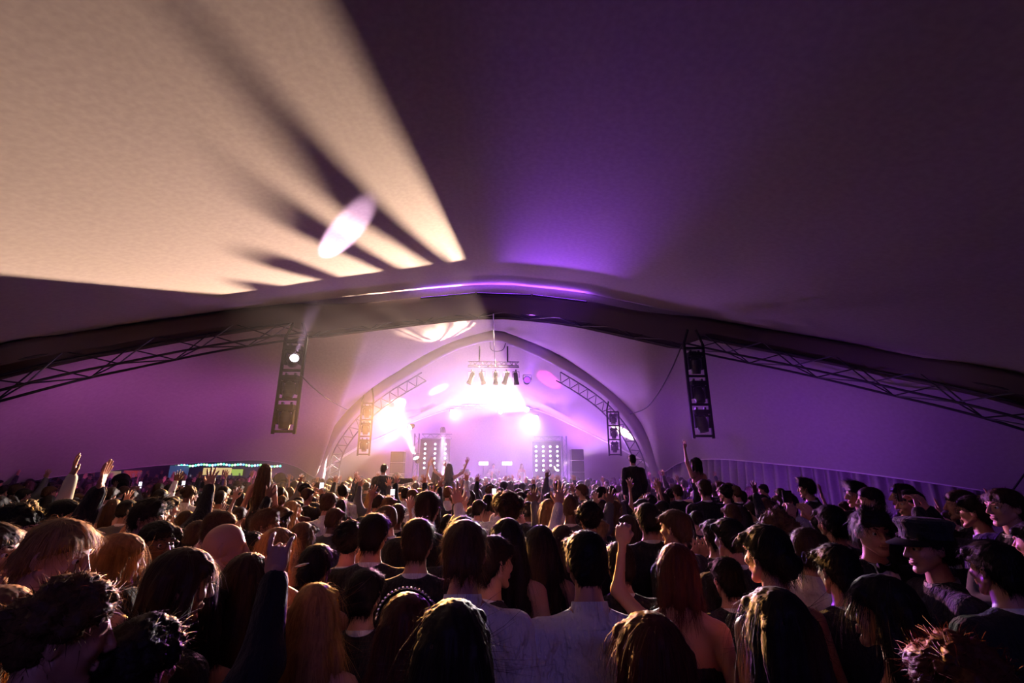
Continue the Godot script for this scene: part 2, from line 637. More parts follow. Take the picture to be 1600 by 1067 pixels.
func ladder(top: Vector3, width: float, height: float, label: String, hang: float) -> Node3D:
	var o := thing("light_ladder", label, "light ladder", top + Vector3(0, -height, 0), "light ladders hung from the arches")
	for s in [-1.0, 1.0]:
		var b := Buf.new()
		b.box(Vector3(s * width * 0.5, height * 0.5, 0), Vector3(0.07, height, 0.06))
		part("rail", b.mesh(), M.black, o)
		var h := Buf.new()
		h.tube(PackedVector3Array([Vector3(s * width * 0.5, height, 0), Vector3(s * width * 0.22, height + hang, 0.0)]), 0.035, 8)
		part("hanger", h.mesh(), M.black, o)
	for k in 4:
		var b := Buf.new()
		b.box(Vector3(0, [0.025, 0.345, 0.645, 0.95][k] * height, 0), Vector3(width, 0.065, 0.06))
		part("crossbar", b.mesh(), M.black, o)
	return o

func build_rig() -> void:
	var off := mat(Color(0.25, 0.24, 0.30), 0.08)
	off.clearcoat_enabled = true
	var lit := glow(Color(0.93, 0.9, 1.0), 14.0)
	var where := ["top", "middle", "bottom"]
	# the two ladders on the big arch
	var dl := truss_depth(463) - 0.2
	var tl := at(463, 527, dl)
	var hl := tl.y - at(443, 678, dl).y
	ladder(tl, 0.56, hl, "black three-lamp light ladder hanging left from the big truss arch", 0.42)
	var target := ceiling_at(538, 356)
	for k in 3:
		var p := tl + Vector3(0, -hl * [0.085, 0.395, 0.695][k], 0)
		var aim: Vector3 = [(target - p), Vector3(0.05, -1, 0.3), Vector3(0.0, -1, 0.12)][k]
		var mh := moving_head(p, 1.2, "%s lamp of the left light ladder under the big arch%s" % [where[k], ", shining a beam upwards" if k == 0 else ", unlit"], aim, "lamps on the left light ladder", lit if k == 0 else off)
		if k == 0:
			var head := p + Vector3(0, -0.37 * 1.2, 0)
			spot(mh, head + aim.normalized() * 0.24, target, Color(1.0, 0.80, 0.95), 300.0, 3.6, 0.25, 0.05)
	var dr := truss_depth(1085) - 0.2
	var tr := at(1083, 537, dr)
	var hr := tr.y - at(1106, 685, dr).y
	ladder(tr, 0.54, hr, "black three-lamp light ladder hanging right from the big truss arch", 0.42)
	for k in 3:
		var p := tr + Vector3(0, -hr * [0.085, 0.395, 0.695][k], 0)
		moving_head(p, 1.16, "%s unlit lamp of the right light ladder under the big arch" % where[k], [Vector3(0.05, -1, -0.25), Vector3(0, -1, 0.35), Vector3(0.1, -1, 0.1)][k], "lamps on the right light ladder", off)
	# the two ladders on the stage arch
	var al := at(575, 626, 21.5)
	ladder(al, 0.52, al.y - at(572, 712, 21.5).y, "small light ladder hazed over under the stage arch's left shoulder", 0.75)
	var hh := al.y - at(572, 712, 21.5).y
	for k in 3:
		moving_head(al + Vector3(0, -hh * [0.085, 0.395, 0.695][k], 0), 1.02, "%s lamp of the small ladder left inside the stage arch" % where[k], Vector3(0.1, -1, 0.1), "lamps on the stage arch's left ladder", off)
	var ar := at(957, 640, 22.0)
	hh = ar.y - at(962, 712, 22.0).y
	ladder(ar, 0.56, hh, "small dark light ladder under the stage arch's right shoulder", 0.6)
	for k in 3:
		moving_head(ar + Vector3(0, -hh * [0.085, 0.395, 0.695][k], 0), 0.9, "%s lamp of the small ladder right inside the stage arch" % where[k], Vector3(-0.1, -1, 0.15), "lamps on the stage arch's right ladder", off)
	# the short bar hung from the stage arch's crown
	var d := 20.9
	var a := at(731, 574, d)
	var b := at(811, 574, d)
	a.y = b.y
	a.z = b.z
	var bar := thing("hanging_light_bar", "short lattice truss bar hung below the stage arch's crown", "light bar", (a + b) * 0.5)
	var half := (b.x - a.x) * 0.5
	for q in [Vector3(0, 0, 0), Vector3(0, 0.26, 0), Vector3(0, 0.13, -0.22)]:
		rod("chord", Vector3(-half, 0, 0) + q, Vector3(half, 0, 0) + q, 0.028, M.alu, bar)
	for k in 10:
		var x0 := -half + 2.0 * half * k / 10.0
		var x1 := -half + 2.0 * half * (k + 1) / 10.0
		rod("brace", Vector3(x0, 0.0 if k % 2 == 0 else 0.26, 0), Vector3(x1, 0.26 if k % 2 == 0 else 0.0, 0), 0.014, M.alu, bar)
		rod("brace", Vector3(x0, 0.26 if k % 2 == 0 else 0.13, 0.0 if k % 2 == 0 else -0.22), Vector3(x1, 0.13 if k % 2 == 0 else 0.26, -0.22 if k % 2 == 0 else 0.0), 0.014, M.alu, bar)
	for px in [749, 793]:
		var p := at(px, 566, d) - bar.position
		rod("hanging_strap", Vector3(p.x, 0.26, 0), Vector3(p.x, 1.02, 0.0), 0.035, M.black, bar)
	var names := ["outermost left", "second from left", "middle", "second from right", "outermost right"]
	for k in 5:
		var px: float = [737, 753, 774.5, 791, 806][k]
		var p := at(px, 577, d)
		p.y = a.y - 0.12
		p.z = a.z
		var o := thing("stage_lamp", "pale can lamp under the short hanging bar, %s of five" % names[k], "stage light", p, "lamps on the short bar")
		var cl := Buf.new()
		cl.box(Vector3(0, -0.04, 0), Vector3(0.06, 0.10, 0.08))
		part("clamp", cl.mesh(), M.alu_dark, o)
		for s in [-1.0, 1.0]:
			var y := Buf.new()
			y.box(Vector3(0.15 * s, -0.23, 0), Vector3(0.02, 0.30, 0.05))
			y.box(Vector3(0.075 * s, -0.09, 0), Vector3(0.15, 0.02, 0.05))
			part("yoke_arm", y.mesh(), M.black, o)
		var tilt := Transform3D(Basis(Vector3.FORWARD, [0.35, -0.3, 0.0, 0.3, -0.12][k]) * Basis(Vector3.RIGHT, [-0.1, 0.3, 0.0, 0.1, 0.2][k]), Vector3(0, -0.36, 0))
		var h := Buf.new()
		h.lathe([[0.0, 0.24], [0.075, 0.24], [0.10, 0.19], [0.10, -0.18], [0.125, -0.27], [0.125, -0.35], [0.115, -0.35], [0.10, -0.2]], 16)
		part("housing", h.mesh(), M.black, o, tilt)
		var l := Buf.new()
		l.lathe([[0.0, -0.205], [0.12, -0.2]], 16)
		part("lens", l.mesh(), off, o, tilt)
	# cables
	var cable := func(label: String, pts: Array, r: float):
		var buf := Buf.new()
		buf.tube(spline(pts, 40), r, 6)
		var c := part(numbered("cable"), buf.mesh(), M.rubber, self)
		tag(c, label, "cable", "hanging cables")
	cable.call("thin vertical cable dropping from big truss crown to the short hanging bar", [at(771, 489, 13.2), at(772, 540, 18.5), at(774, 572, 20.9)], 0.02)
	cable.call("black cable looping from right ladder to stage arch's right shoulder", [at(1066, 538, 12.6), at(1050, 575, 13.4), at(1028, 615, 15.2), at(1008, 638, 17.2), at(985, 647, 21.2)], 0.022)
	cable.call("thin cable from left ladder down to stage arch's left shoulder", [at(470, 586, 12.2), at(490, 606, 13.0), at(515, 625, 14.6), at(543, 640, 18.5)], 0.016)
	cable.call("slack cable coil under the stage arch's crown", [at(766, 534, 20.4), at(767, 545, 20.5), at(775, 549, 20.6), at(786, 546, 20.6), at(790, 536, 20.6)], 0.018)
	cable.call("dark guy cable at far right over the tent edge", [at(1578, 772, 10.2), at(1600, 742, 9.8), at(1640, 690, 9.0)], 0.018)

# ------------------------------------------------------------------ the stage
func wash(label: String, from: Vector3, to: Vector3, color: Color, energy: float, angle: float, soft: float, shown: float, group := "stage flood lights") -> void:
	# a lamp head on a bracket: housing, lens and the light in front of it
	var o := thing("flood_light", label, "stage light", from, group)
	var dir := (to - from).normalized()
	var side := dir.cross(Vector3.UP if absf(dir.y) < 0.9 else Vector3.RIGHT).normalized()
	var bas := Basis(side, dir, side.cross(dir))
	var h := Buf.new()
	h.lathe([[0.0, -0.34], [0.10, -0.34], [0.15, -0.26], [0.16, -0.02], [0.175, 0.0], [0.16, 0.0], [0.15, -0.03]], 18)
	part("housing", h.mesh(), M.black, o, Transform3D(bas, Vector3.ZERO))
	var l := Buf.new()
	l.lathe([[0.0, -0.02], [0.15, -0.03]], 18)
	part("lens", l.mesh(), glow(color, shown), o, Transform3D(bas, Vector3.ZERO))
	var y := Buf.new()
	var lift := Vector3(0, -0.26 if group.begins_with("up-lights") else 0.22, 0)
	y.tube(PackedVector3Array([-side * 0.19, -side * 0.19 + lift, side * 0.19 + lift, side * 0.19]), 0.015, 6)
	part("yoke", y.mesh(), M.black, o)
	spot(o, from + dir * 0.03, to, color, energy, angle, soft, 0.10)

func build_stage() -> void:
	var deck := thing("stage_deck", "low dark stage deck behind the front rows", "stage", Vector3(0, 0, -28.0))
	var b := Buf.new()
	b.box(Vector3(0, 0.66, 0), Vector3(13.0, 0.08, 6.6))
	part("deck_boards", b.mesh(), M.deck, deck)
	for x in 7:
		for z in 2:
			var l := Buf.new()
			l.box(Vector3(-6.2 + x * 12.4 / 6.0, 0.31, -3.1 + z * 6.2), Vector3(0.08, 0.62, 0.08))
			part("leg", l.mesh(), M.alu_dark, deck)
	# loudspeaker stacks
	for s in [[611.0, 631.0, 705.0, "left"], [893.0, 911.5, 701.5, "right"]]:
		var p0 := at(s[0], s[2], 23.6)
		var p1 := at(s[1], s[2], 23.6)
		var w := p1.x - p0.x
		var each := (p0.y - 0.3) / 5.0
		for k in 5:
			var o := thing("loudspeaker", "black loudspeaker cabinet, %s of the stack at the stage's %s" % [["lowest", "second from bottom", "middle", "second from top", "topmost"][k], s[3]], "loudspeaker", Vector3((p0.x + p1.x) * 0.5, 0.3 + each * k, -23.9), "cabinets in the %s speaker stack" % s[3])
			var c := Buf.new()
			c.box(Vector3(0, each * 0.5, 0), Vector3(w, each - 0.03, 0.6))
			part("cabinet", c.mesh(), M.black, o)
			var g := Buf.new()
			g.box(Vector3(0, each * 0.5, 0.305), Vector3(w - 0.06, each - 0.09, 0.012))
			part("grille", g.mesh(), mat(Color(0.16, 0.15, 0.18), 0.6), o)
		var plinth := thing("speaker_plinth", "low black plinth under the %s loudspeaker stack" % s[3], "plinth", Vector3((p0.x + p1.x) * 0.5, 0, -23.9))
		var pb := Buf.new()
		pb.box(Vector3(0, 0.145, 0), Vector3(w + 0.2, 0.29, 0.8))
		part("plinth_body", pb.mesh(), M.black, plinth)
	# lamp panels: dark boards with rows of round white lamps, in a truss frame
	var dot := glow(Color(0.93, 0.93, 1.0), 10.0)
	for s in [[657.0, 704.0, 686.0, 3, "left"], [832.0, 876.0, 690.0, 4, "right"]]:
		var d := 28.6
		var p0 := at(s[0], s[2], d)
		var p1 := at(s[1], s[2], d)
		var o := thing("lamp_grid", "dark panel of small round white lamps %s of the band" % s[4], "lamp panel", Vector3((p0.x + p1.x) * 0.5, 0.706, p0.z))
		var w := p1.x - p0.x
		var h := p0.y - 0.7
		var c := Buf.new()
		c.box(Vector3(0, h * 0.5, -0.06), Vector3(w, h, 0.08))
		part("board", c.mesh(), mat(Color(0.20, 0.18, 0.26), 0.7), o)
		for x in s[3]:
			for y in 6:
				var l := Buf.new()
				l.lathe([[0.0, 0.03], [0.04, 0.02], [0.058, 0.0]], 12)
				part("lamp", l.mesh(), dot, o, Transform3D(Basis(Vector3.RIGHT, PI / 2), Vector3(-w * 0.5 + w * (x + 0.5) / s[3], h - 0.3 - y * 0.28, -0.02)))
		# truss tower beside and above the board
		var f := thing("truss_tower", "slim lattice truss tower and beam framing the %s lamp panel" % s[4], "truss", o.position)
		var sx: float = -1.0 if s[4] == "left" else 1.0
		var cx := sx * (w * 0.5 + 0.24)
		for q in [-0.13, 0.13]:
			rod("chord", Vector3(cx + q, 0, 0), Vector3(cx + q, h + 0.35, 0), 0.025, M.alu, f)
			rod("chord", Vector3(cx + q, 0, -0.26), Vector3(cx + q, h + 0.35, -0.26), 0.025, M.alu, f)
			rod("beam_chord", Vector3(-w * 0.45, h + 0.17 + q, 0.05), Vector3(w * 0.55, h + 0.17 + q, 0.05), 0.025, M.alu, f)
		for k in 9:
			var y0 := (h + 0.3) * k / 9.0
			var y1 := (h + 0.3) * (k + 1) / 9.0
			rod("brace", Vector3(cx - 0.13 if k % 2 else cx + 0.13, y0, 0), Vector3(cx + 0.13 if k % 2 else cx - 0.13, y1, 0), 0.014, M.alu, f)
		for k in 7:
			rod("beam_brace", Vector3(-w * 0.45 + w * k / 7.0, h + (0.04 if k % 2 else 0.30), 0.05), Vector3(-w * 0.45 + w * (k + 1) / 7.0, h + (0.30 if k % 2 else 0.04), 0.05), 0.014, M.alu, f)
	# two small lit screens at the back
	for s in [[748.0, 763.0, "left"], [784.5, 800.0, "right"]]:
		var p0 := at(s[0], 727, 31.0)
		var p1 := at(s[1], 721, 31.0)
		var o := thing("screen", "small glowing white screen behind the band, %s of two" % s[2], "screen", (p0 + p1) * 0.5)
		var c := Buf.new()
		c.box(Vector3(0, 0, -0.03), Vector3(p1.x - p0.x + 0.06, p1.y - p0.y + 0.06, 0.05))
		part("case", c.mesh(), M.black, o)
		var g := Buf.new()
		g.box(Vector3(0, 0, 0.0), Vector3(p1.x - p0.x, p1.y - p0.y, 0.02))
		part("display", g.mesh(), glow(Color(0.95, 0.93, 1.0), 2.2), o)
		rod("stand", Vector3(0, -(p0.y + p1.y) * 0.5 + 0.02, -0.05), Vector3(0, 0, -0.05), 0.03, M.black, o)
	# rear lighting truss
	var rt := thing("rear_truss", "lattice lighting truss across the back of the stage", "truss", Vector3(0, 5.95, -29.9))
	for q in [Vector3(0, 0, 0), Vector3(0, 0.3, 0), Vector3(0, 0.15, -0.26)]: rod("chord", Vector3(-3.2, 0, 0) + q, Vector3(3.4, 0, 0) + q, 0.03, M.alu, rt)
	for k in 18: rod("brace", Vector3(-3.2 + k * 0.366, 0.0 if k % 2 else 0.3, 0), Vector3(-3.2 + (k + 1) * 0.366, 0.3 if k % 2 else 0.0, 0), 0.015, M.alu, rt)
	for x in [-2.6, 2.8]: rod("hanging_strap", Vector3(x, 0.3, 0), Vector3(x, 1.6, 0), 0.02, M.black, rt)
	stage_lights()

func stage_lights() -> void:
	var warm := Color(1.0, 0.84, 0.70)
	var violet := Color(0.62, 0.26, 1.0)
	var lilac := Color(0.74, 0.46, 1.0)
	# the warm key on the rear truss, thrown over the left of the crowd on to the tent's ceiling
	wash("blinding warm flood light on the rear truss, right of centre", Vector3(2.2, 5.88, -29.6), Vector3(2.2 - 26.0 * tan(deg_to_rad(15.1)), 5.88 - 0.47, -3.6), warm, 7000.0, 7.9, 0.05, 30.0)
	wash("violet flood light in the middle of the rear truss", Vector3(0.5, 5.7, -29.6), Vector3(2.5, 0.0, -12.0), violet, 900.0, 17.0, 0.6, 16.0)
	wash("lilac flood light left on the rear truss", Vector3(-2.6, 5.7, -29.6), Vector3(1.5, 0.0, -10.0), Color(1.0, 0.62, 0.80), 1100.0, 16.0, 0.6, 16.0)
	# slim violet battens along the front of the big truss's crown, shining up the membrane
	for s in [[-1.75, "left"], [0.35, "middle"], [2.35, "right"]]:
		var k := 0
		for q in truss_top.size():
			if absf(truss_top[q].x - s[0]) < absf(truss_top[k].x - s[0]): k = q
		var a := truss_top[k - 1] + Vector3(0, 0.10, 0.13)
		var b := truss_top[k + 1] + Vector3(0, 0.10, 0.13)
		var o := thing("batten_light", "slim violet batten light on the big truss's crown, %s of three" % s[1], "stage light", (a + b) * 0.5, "battens on the big truss")
		var along := (b - a).normalized()
		var out := Vector3(0, 0.95, 0.30)
		out = (out - along * out.dot(along)).normalized()
		var bas := Basis(along, along.cross(out).normalized() * -1.0, out)
		var len := minf(a.distance_to(b), 1.7)
		var h := Buf.new()
		h.box(Vector3(0, 0, -0.025), Vector3(len, 0.07, 0.05))
		part("housing", h.mesh(), M.black, o, Transform3D(bas, Vector3.ZERO))
		var e := Buf.new()
		e.box(Vector3(0, 0, 0.003), Vector3(len - 0.04, 0.05, 0.006))
		part("light_strip", e.mesh(), glow(Color(0.62, 0.30, 1.0), 3.0), o, Transform3D(bas, Vector3.ZERO))
		var al := AreaLight3D.new()
		al.name = "area_light"
		o.add_child(al, true)
		al.transform = Transform3D(Basis.looking_at(out, along.cross(out)), out * 0.02)
		al.area_size = Vector2(len - 0.04, 0.05)
		al.area_range = 40.0
		al.area_attenuation = 2.0
		al.light_color = Color(0.62, 0.30, 1.0)
		al.light_energy = 3.2
		al.shadow_enabled = true
	wash("blinding warm flood light inside the stage arch's left shoulder", at(617, 646, 24.2), Vector3(-2.3, 0.75, -3.5), Color(1.0, 0.70, 0.40), 2900.0, 10.5, 0.4, 40.0)
	wash("glaring white flood light below the rear truss, right of centre", Vector3(2.75, 5.3, -29.3), Vector3(-1.5, 0.6, -11.0), Color(1.0, 0.93, 0.90), 1500.0, 14.0, 0.35, 40.0)
	wash("small violet lamp at the right end of the short hanging bar", Vector3(1.55, 6.05, -20.4), Vector3(1.7, 7.25, -10.4), Color(0.60, 0.27, 1.0), 430.0, 10.5, 1.0, 2.0)
	# beams
	var foot := at(650, 715, 26.5)
	wash("white beam lamp on the stage floor beside the left lamp panel", foot, at(603, 598, 23.5), Color(1.0, 0.92, 0.82), 1900.0, 9.0, 0.3, 25.0)
	wash("beam lamp on the stage floor by the right speaker stack", at(868, 732, 26.2), at(945, 690, 25.0), Color(1.0, 0.90, 0.80), 800.0, 8.0, 0.3, 20.0)
	wash("narrow white lamp over the drums shining straight down", at(692, 676, 28.0), at(694, 745, 28.2), Color(0.95, 0.92, 1.0), 900.0, 12.0, 0.3, 20.0)
	wash("low flood lamp at the stage's far left", at(640, 668, 26.6), at(520, 735, 23.0), Color(1.0, 0.92, 0.85), 900.0, 9.0, 0.4, 20.0)
	wash("up-lamp on the deck below the white ceiling spot", Vector3(at(685, 590, 26.0).x, 1.08, -26.5), at(685, 590, 24.6), Color(0.95, 0.85, 1.0), 200.0, 5.5, 0.2, 6.0)
	wash("up-lamp on the deck below the pink ceiling spot", Vector3(at(858, 580, 24.0).x, 1.08, -26.5), at(858, 580, 23.0), Color(1.0, 0.25, 0.75), 260.0, 5.5, 0.2, 6.0)
	# violet floods along the deck, colouring the stage tent
	for s in [[-4.5, "far left"], [-1.5, "left of centre"], [1.8, "right of centre"], [4.6, "far right"]]:
		wash("violet floor flood at the back of the deck, %s" % s[1], Vector3(s[0], 1.1, -30.0), Vector3(s[0] * 0.8, 7.0, -26.0), lilac, 150.0, 60.0, 1.0, 5.0)
	# violet up-lights on short stands among the crowd along both sides, washing the far membrane
	for s in [[-3.4, 17.0, "left, nearest the stage"], [-6.4, 14.6, "left, middle"], [-8.6, 11.4, "left, nearest the camera"], [4.2, 14.6, "right, nearest the stage"], [6.2, 10.9, "right, middle"], [7.0, 8.8, "right, nearest the camera"]]:
		var p := Vector3(s[0], 1.85 if s[0] < 0.0 else 1.25, -s[1])
		var c := Color(0.80, 0.36, 0.80) if s[0] < 0.0 else Color(0.58, 0.25, 0.90)
		wash("violet up-light on a stand in the crowd, %s" % s[2], p, p + Vector3(signf(s[0]) * 1.2, 0.75 if s[0] < 0.0 else 0.5, -1.3 if s[0] < 0.0 else -1.7), c, 8.5 if s[0] < 0.0 else 9.5, 66.0 if s[0] < 0.0 else 54.0, 1.0, 2.0, "up-lights among the crowd")
		var st := thing("light_stand", "thin stand under the violet up-light, %s" % s[2], "light stand", Vector3(p.x, 0, p.z), "up-light stands")
		rod("pole", Vector3.ZERO, Vector3(0, p.y - 0.3, 0), 0.02, M.black, st)
		for k in 3: rod("leg", Vector3(0, 0.25, 0), Vector3(0.25 * cos(k * TAU / 3.0), 0.01, 0.25 * sin(k * TAU / 3.0)), 0.014, M.black, st)
		taken.append([Vector2(p.x, p.z), Vector2(-9999, 0), s[1], 0.0])
	# a soft blue-violet lamp bank high behind the camera, on the backs of the crowd
	var bank := thing("lamp_bank", "soft blue-violet lamp bank behind the crowd", "stage light", Vector3(0, 5.0, 6.5))
	var bx := Buf.new()
	bx.box(Vector3(0, 0, 0.06), Vector3(3.2, 0.7, 0.1))
	var tilt := Basis(Vector3.RIGHT, deg_to_rad(-22.0))
	part("housing", bx.mesh(), M.black, bank, Transform3D(tilt, Vector3.ZERO))
	var fc := Buf.new()
	fc.box(Vector3.ZERO, Vector3(3.0, 0.5, 0.012))
	part("light_panel", fc.mesh(), glow(Color(0.50, 0.36, 1.0), 2.0), bank, Transform3D(tilt, Vector3.ZERO))
	var al := AreaLight3D.new()
	al.name = "area_light"
	bank.add_child(al, true)
	al.transform = Transform3D(tilt, tilt * Vector3(0, 0, -0.03))
	al.area_size = Vector2(3.0, 0.5)
	al.area_range = 60.0
	al.area_attenuation = 2.0
	al.light_color = Color(0.64, 0.52, 1.0)
	al.light_energy = 5.2
	al.shadow_enabled = true

# ------------------------------------------------------------------ outside, through the left-hand opening
func build_outside() -> void:
	var stall := thing("bar_stall", "lit drinks stall outside the tent's left opening", "stall", at(330, 745, 27.0) * Vector3(1, 0, 1))
	var o0: Vector3 = stall.position
	var box_at := func(called: String, px0: float, py0: float, px1: float, py1: float, d: float, thick: float, m: Material, owner: Node3D):
		var p0 := at(px0, py0, d)
		var p1 := at(px1, py1, d)
		if py1 > 785.0: p1.y = 0.0
		var b := Buf.new()
		b.box((p0 + p1) * 0.5 - owner.position + Vector3(0, 0, -thick * 0.5), Vector3(absf(p1.x - p0.x), absf(p1.y - p0.y), thick))
		part(called, b.mesh(), m, owner)
	var lit := glow(Color(1.0, 0.80, 0.42), 0.9)
	box_at.call("back_wall", 180, 719, 472, 791.5, 29.5, 0.2, mat(Color(0.30, 0.28, 0.40), 0.8), stall)
	box_at.call("lit_window", 253, 729, 268, 752, 29.2, 0.05, lit, stall)
	box_at.call("lit_window", 318, 731, 360, 742, 29.2, 0.05, glow(Color(1.0, 0.84, 0.55), 0.7), stall)
	box_at.call("lit_window", 362, 733, 378, 743, 29.2, 0.05, glow(Color(0.75, 0.85, 0.35), 0.6), stall)
	box_at.call("counter", 265, 748, 400, 786.5, 28.8, 0.5, M.black, stall)
	box_at.call("roof", 240, 716, 470, 720, 28.5, 1.6, M.black, stall)
	var box := thing("container", "grey-blue cabin outside with two dark windows", "cabin", at(200, 745, 25.5) * Vector3(1, 0, 1))
	box_at.call("cabin_body", 150, 727, 252, 797.5, 25.5, 1.6, mat(Color(0.36, 0.38, 0.50), 0.7), box)
	box_at.call("window", 160, 736, 184, 752, 25.4, 0.08, glow(Color(0.85, 0.75, 0.5), 0.25), box)
	box_at.call("window", 194, 735, 216, 753, 25.4, 0.08, glow(Color(0.9, 0.35, 0.25), 0.22), box)
	var str := thing("string_lights", "string of tiny coloured lights along the outdoor stall's roof", "string lights", at(340, 728, 27.0))
	var b := Buf.new()
	var pts := PackedVector3Array()
	for k in 41: pts.append(at(262 + k * 4.4, 727.5 - 3.0 * sin(k / 40.0 * PI) + 0.8 * sin(k * 0.9), 27.0) - str.position)
	b.tube(pts, 0.015, 5)
	part("wire", b.mesh(), M.rubber, str)
	var hues := [Color(0.35, 1.0, 0.75), Color(0.75, 0.9, 1.0), Color(0.4, 0.7, 1.0), Color(0.5, 1.0, 0.5), Color(0.9, 0.95, 1.0), Color(1.0, 0.4, 0.4)]
	var glows := []
	for h in hues: glows.append(glow(h, 4.0))
	var bulb := SphereMesh.new()
	bulb.radius = 0.06
	bulb.height = 0.12
	bulb.radial_segments = 8
	bulb.rings = 4
	for k in 41: part("bulb", bulb, glows[(k * 7 + k / 5) % 6], str, Transform3D(Basis.IDENTITY, pts[k] + Vector3(0, -0.05, 0)))
	var l := OmniLight3D.new()
	l.name = "string_glow"
	str.add_child(l, true)
	l.position = Vector3(0, -0.5, 0.6)
	l.light_color = Color(0.6, 0.75, 1.0)
	l.light_energy = 2.0
	l.omni_range = 40.0
	l.omni_attenuation = 2.0
	l.light_size = 0.5
	l.shadow_enabled = true
	# a slanted pale awning at the near end of the opening
	var aw := thing("awning", "slanted pale awning on poles outside the tent's left edge", "awning", at(110, 760, 20.0) * Vector3(1, 0, 1))
	var rows := []
	for y in 5:
		var row := PackedVector3Array()
		for x in 9: row.append(at(60 + x * 9.0, 752 - x * 1.6 + y * 2.0, 20.0 - y * 0.4) - aw.position)
		rows.append(row)
	part("canopy", sheet(rows, 0.02).mesh(), mat(Color(0.62, 0.66, 0.85), 0.7), aw)
	for px in [64.0, 130.0]:
		var p := at(px, 752, 19.4) - aw.position
		rod("pole", Vector3(p.x, 0, p.z), p, 0.04, M.alu, aw)


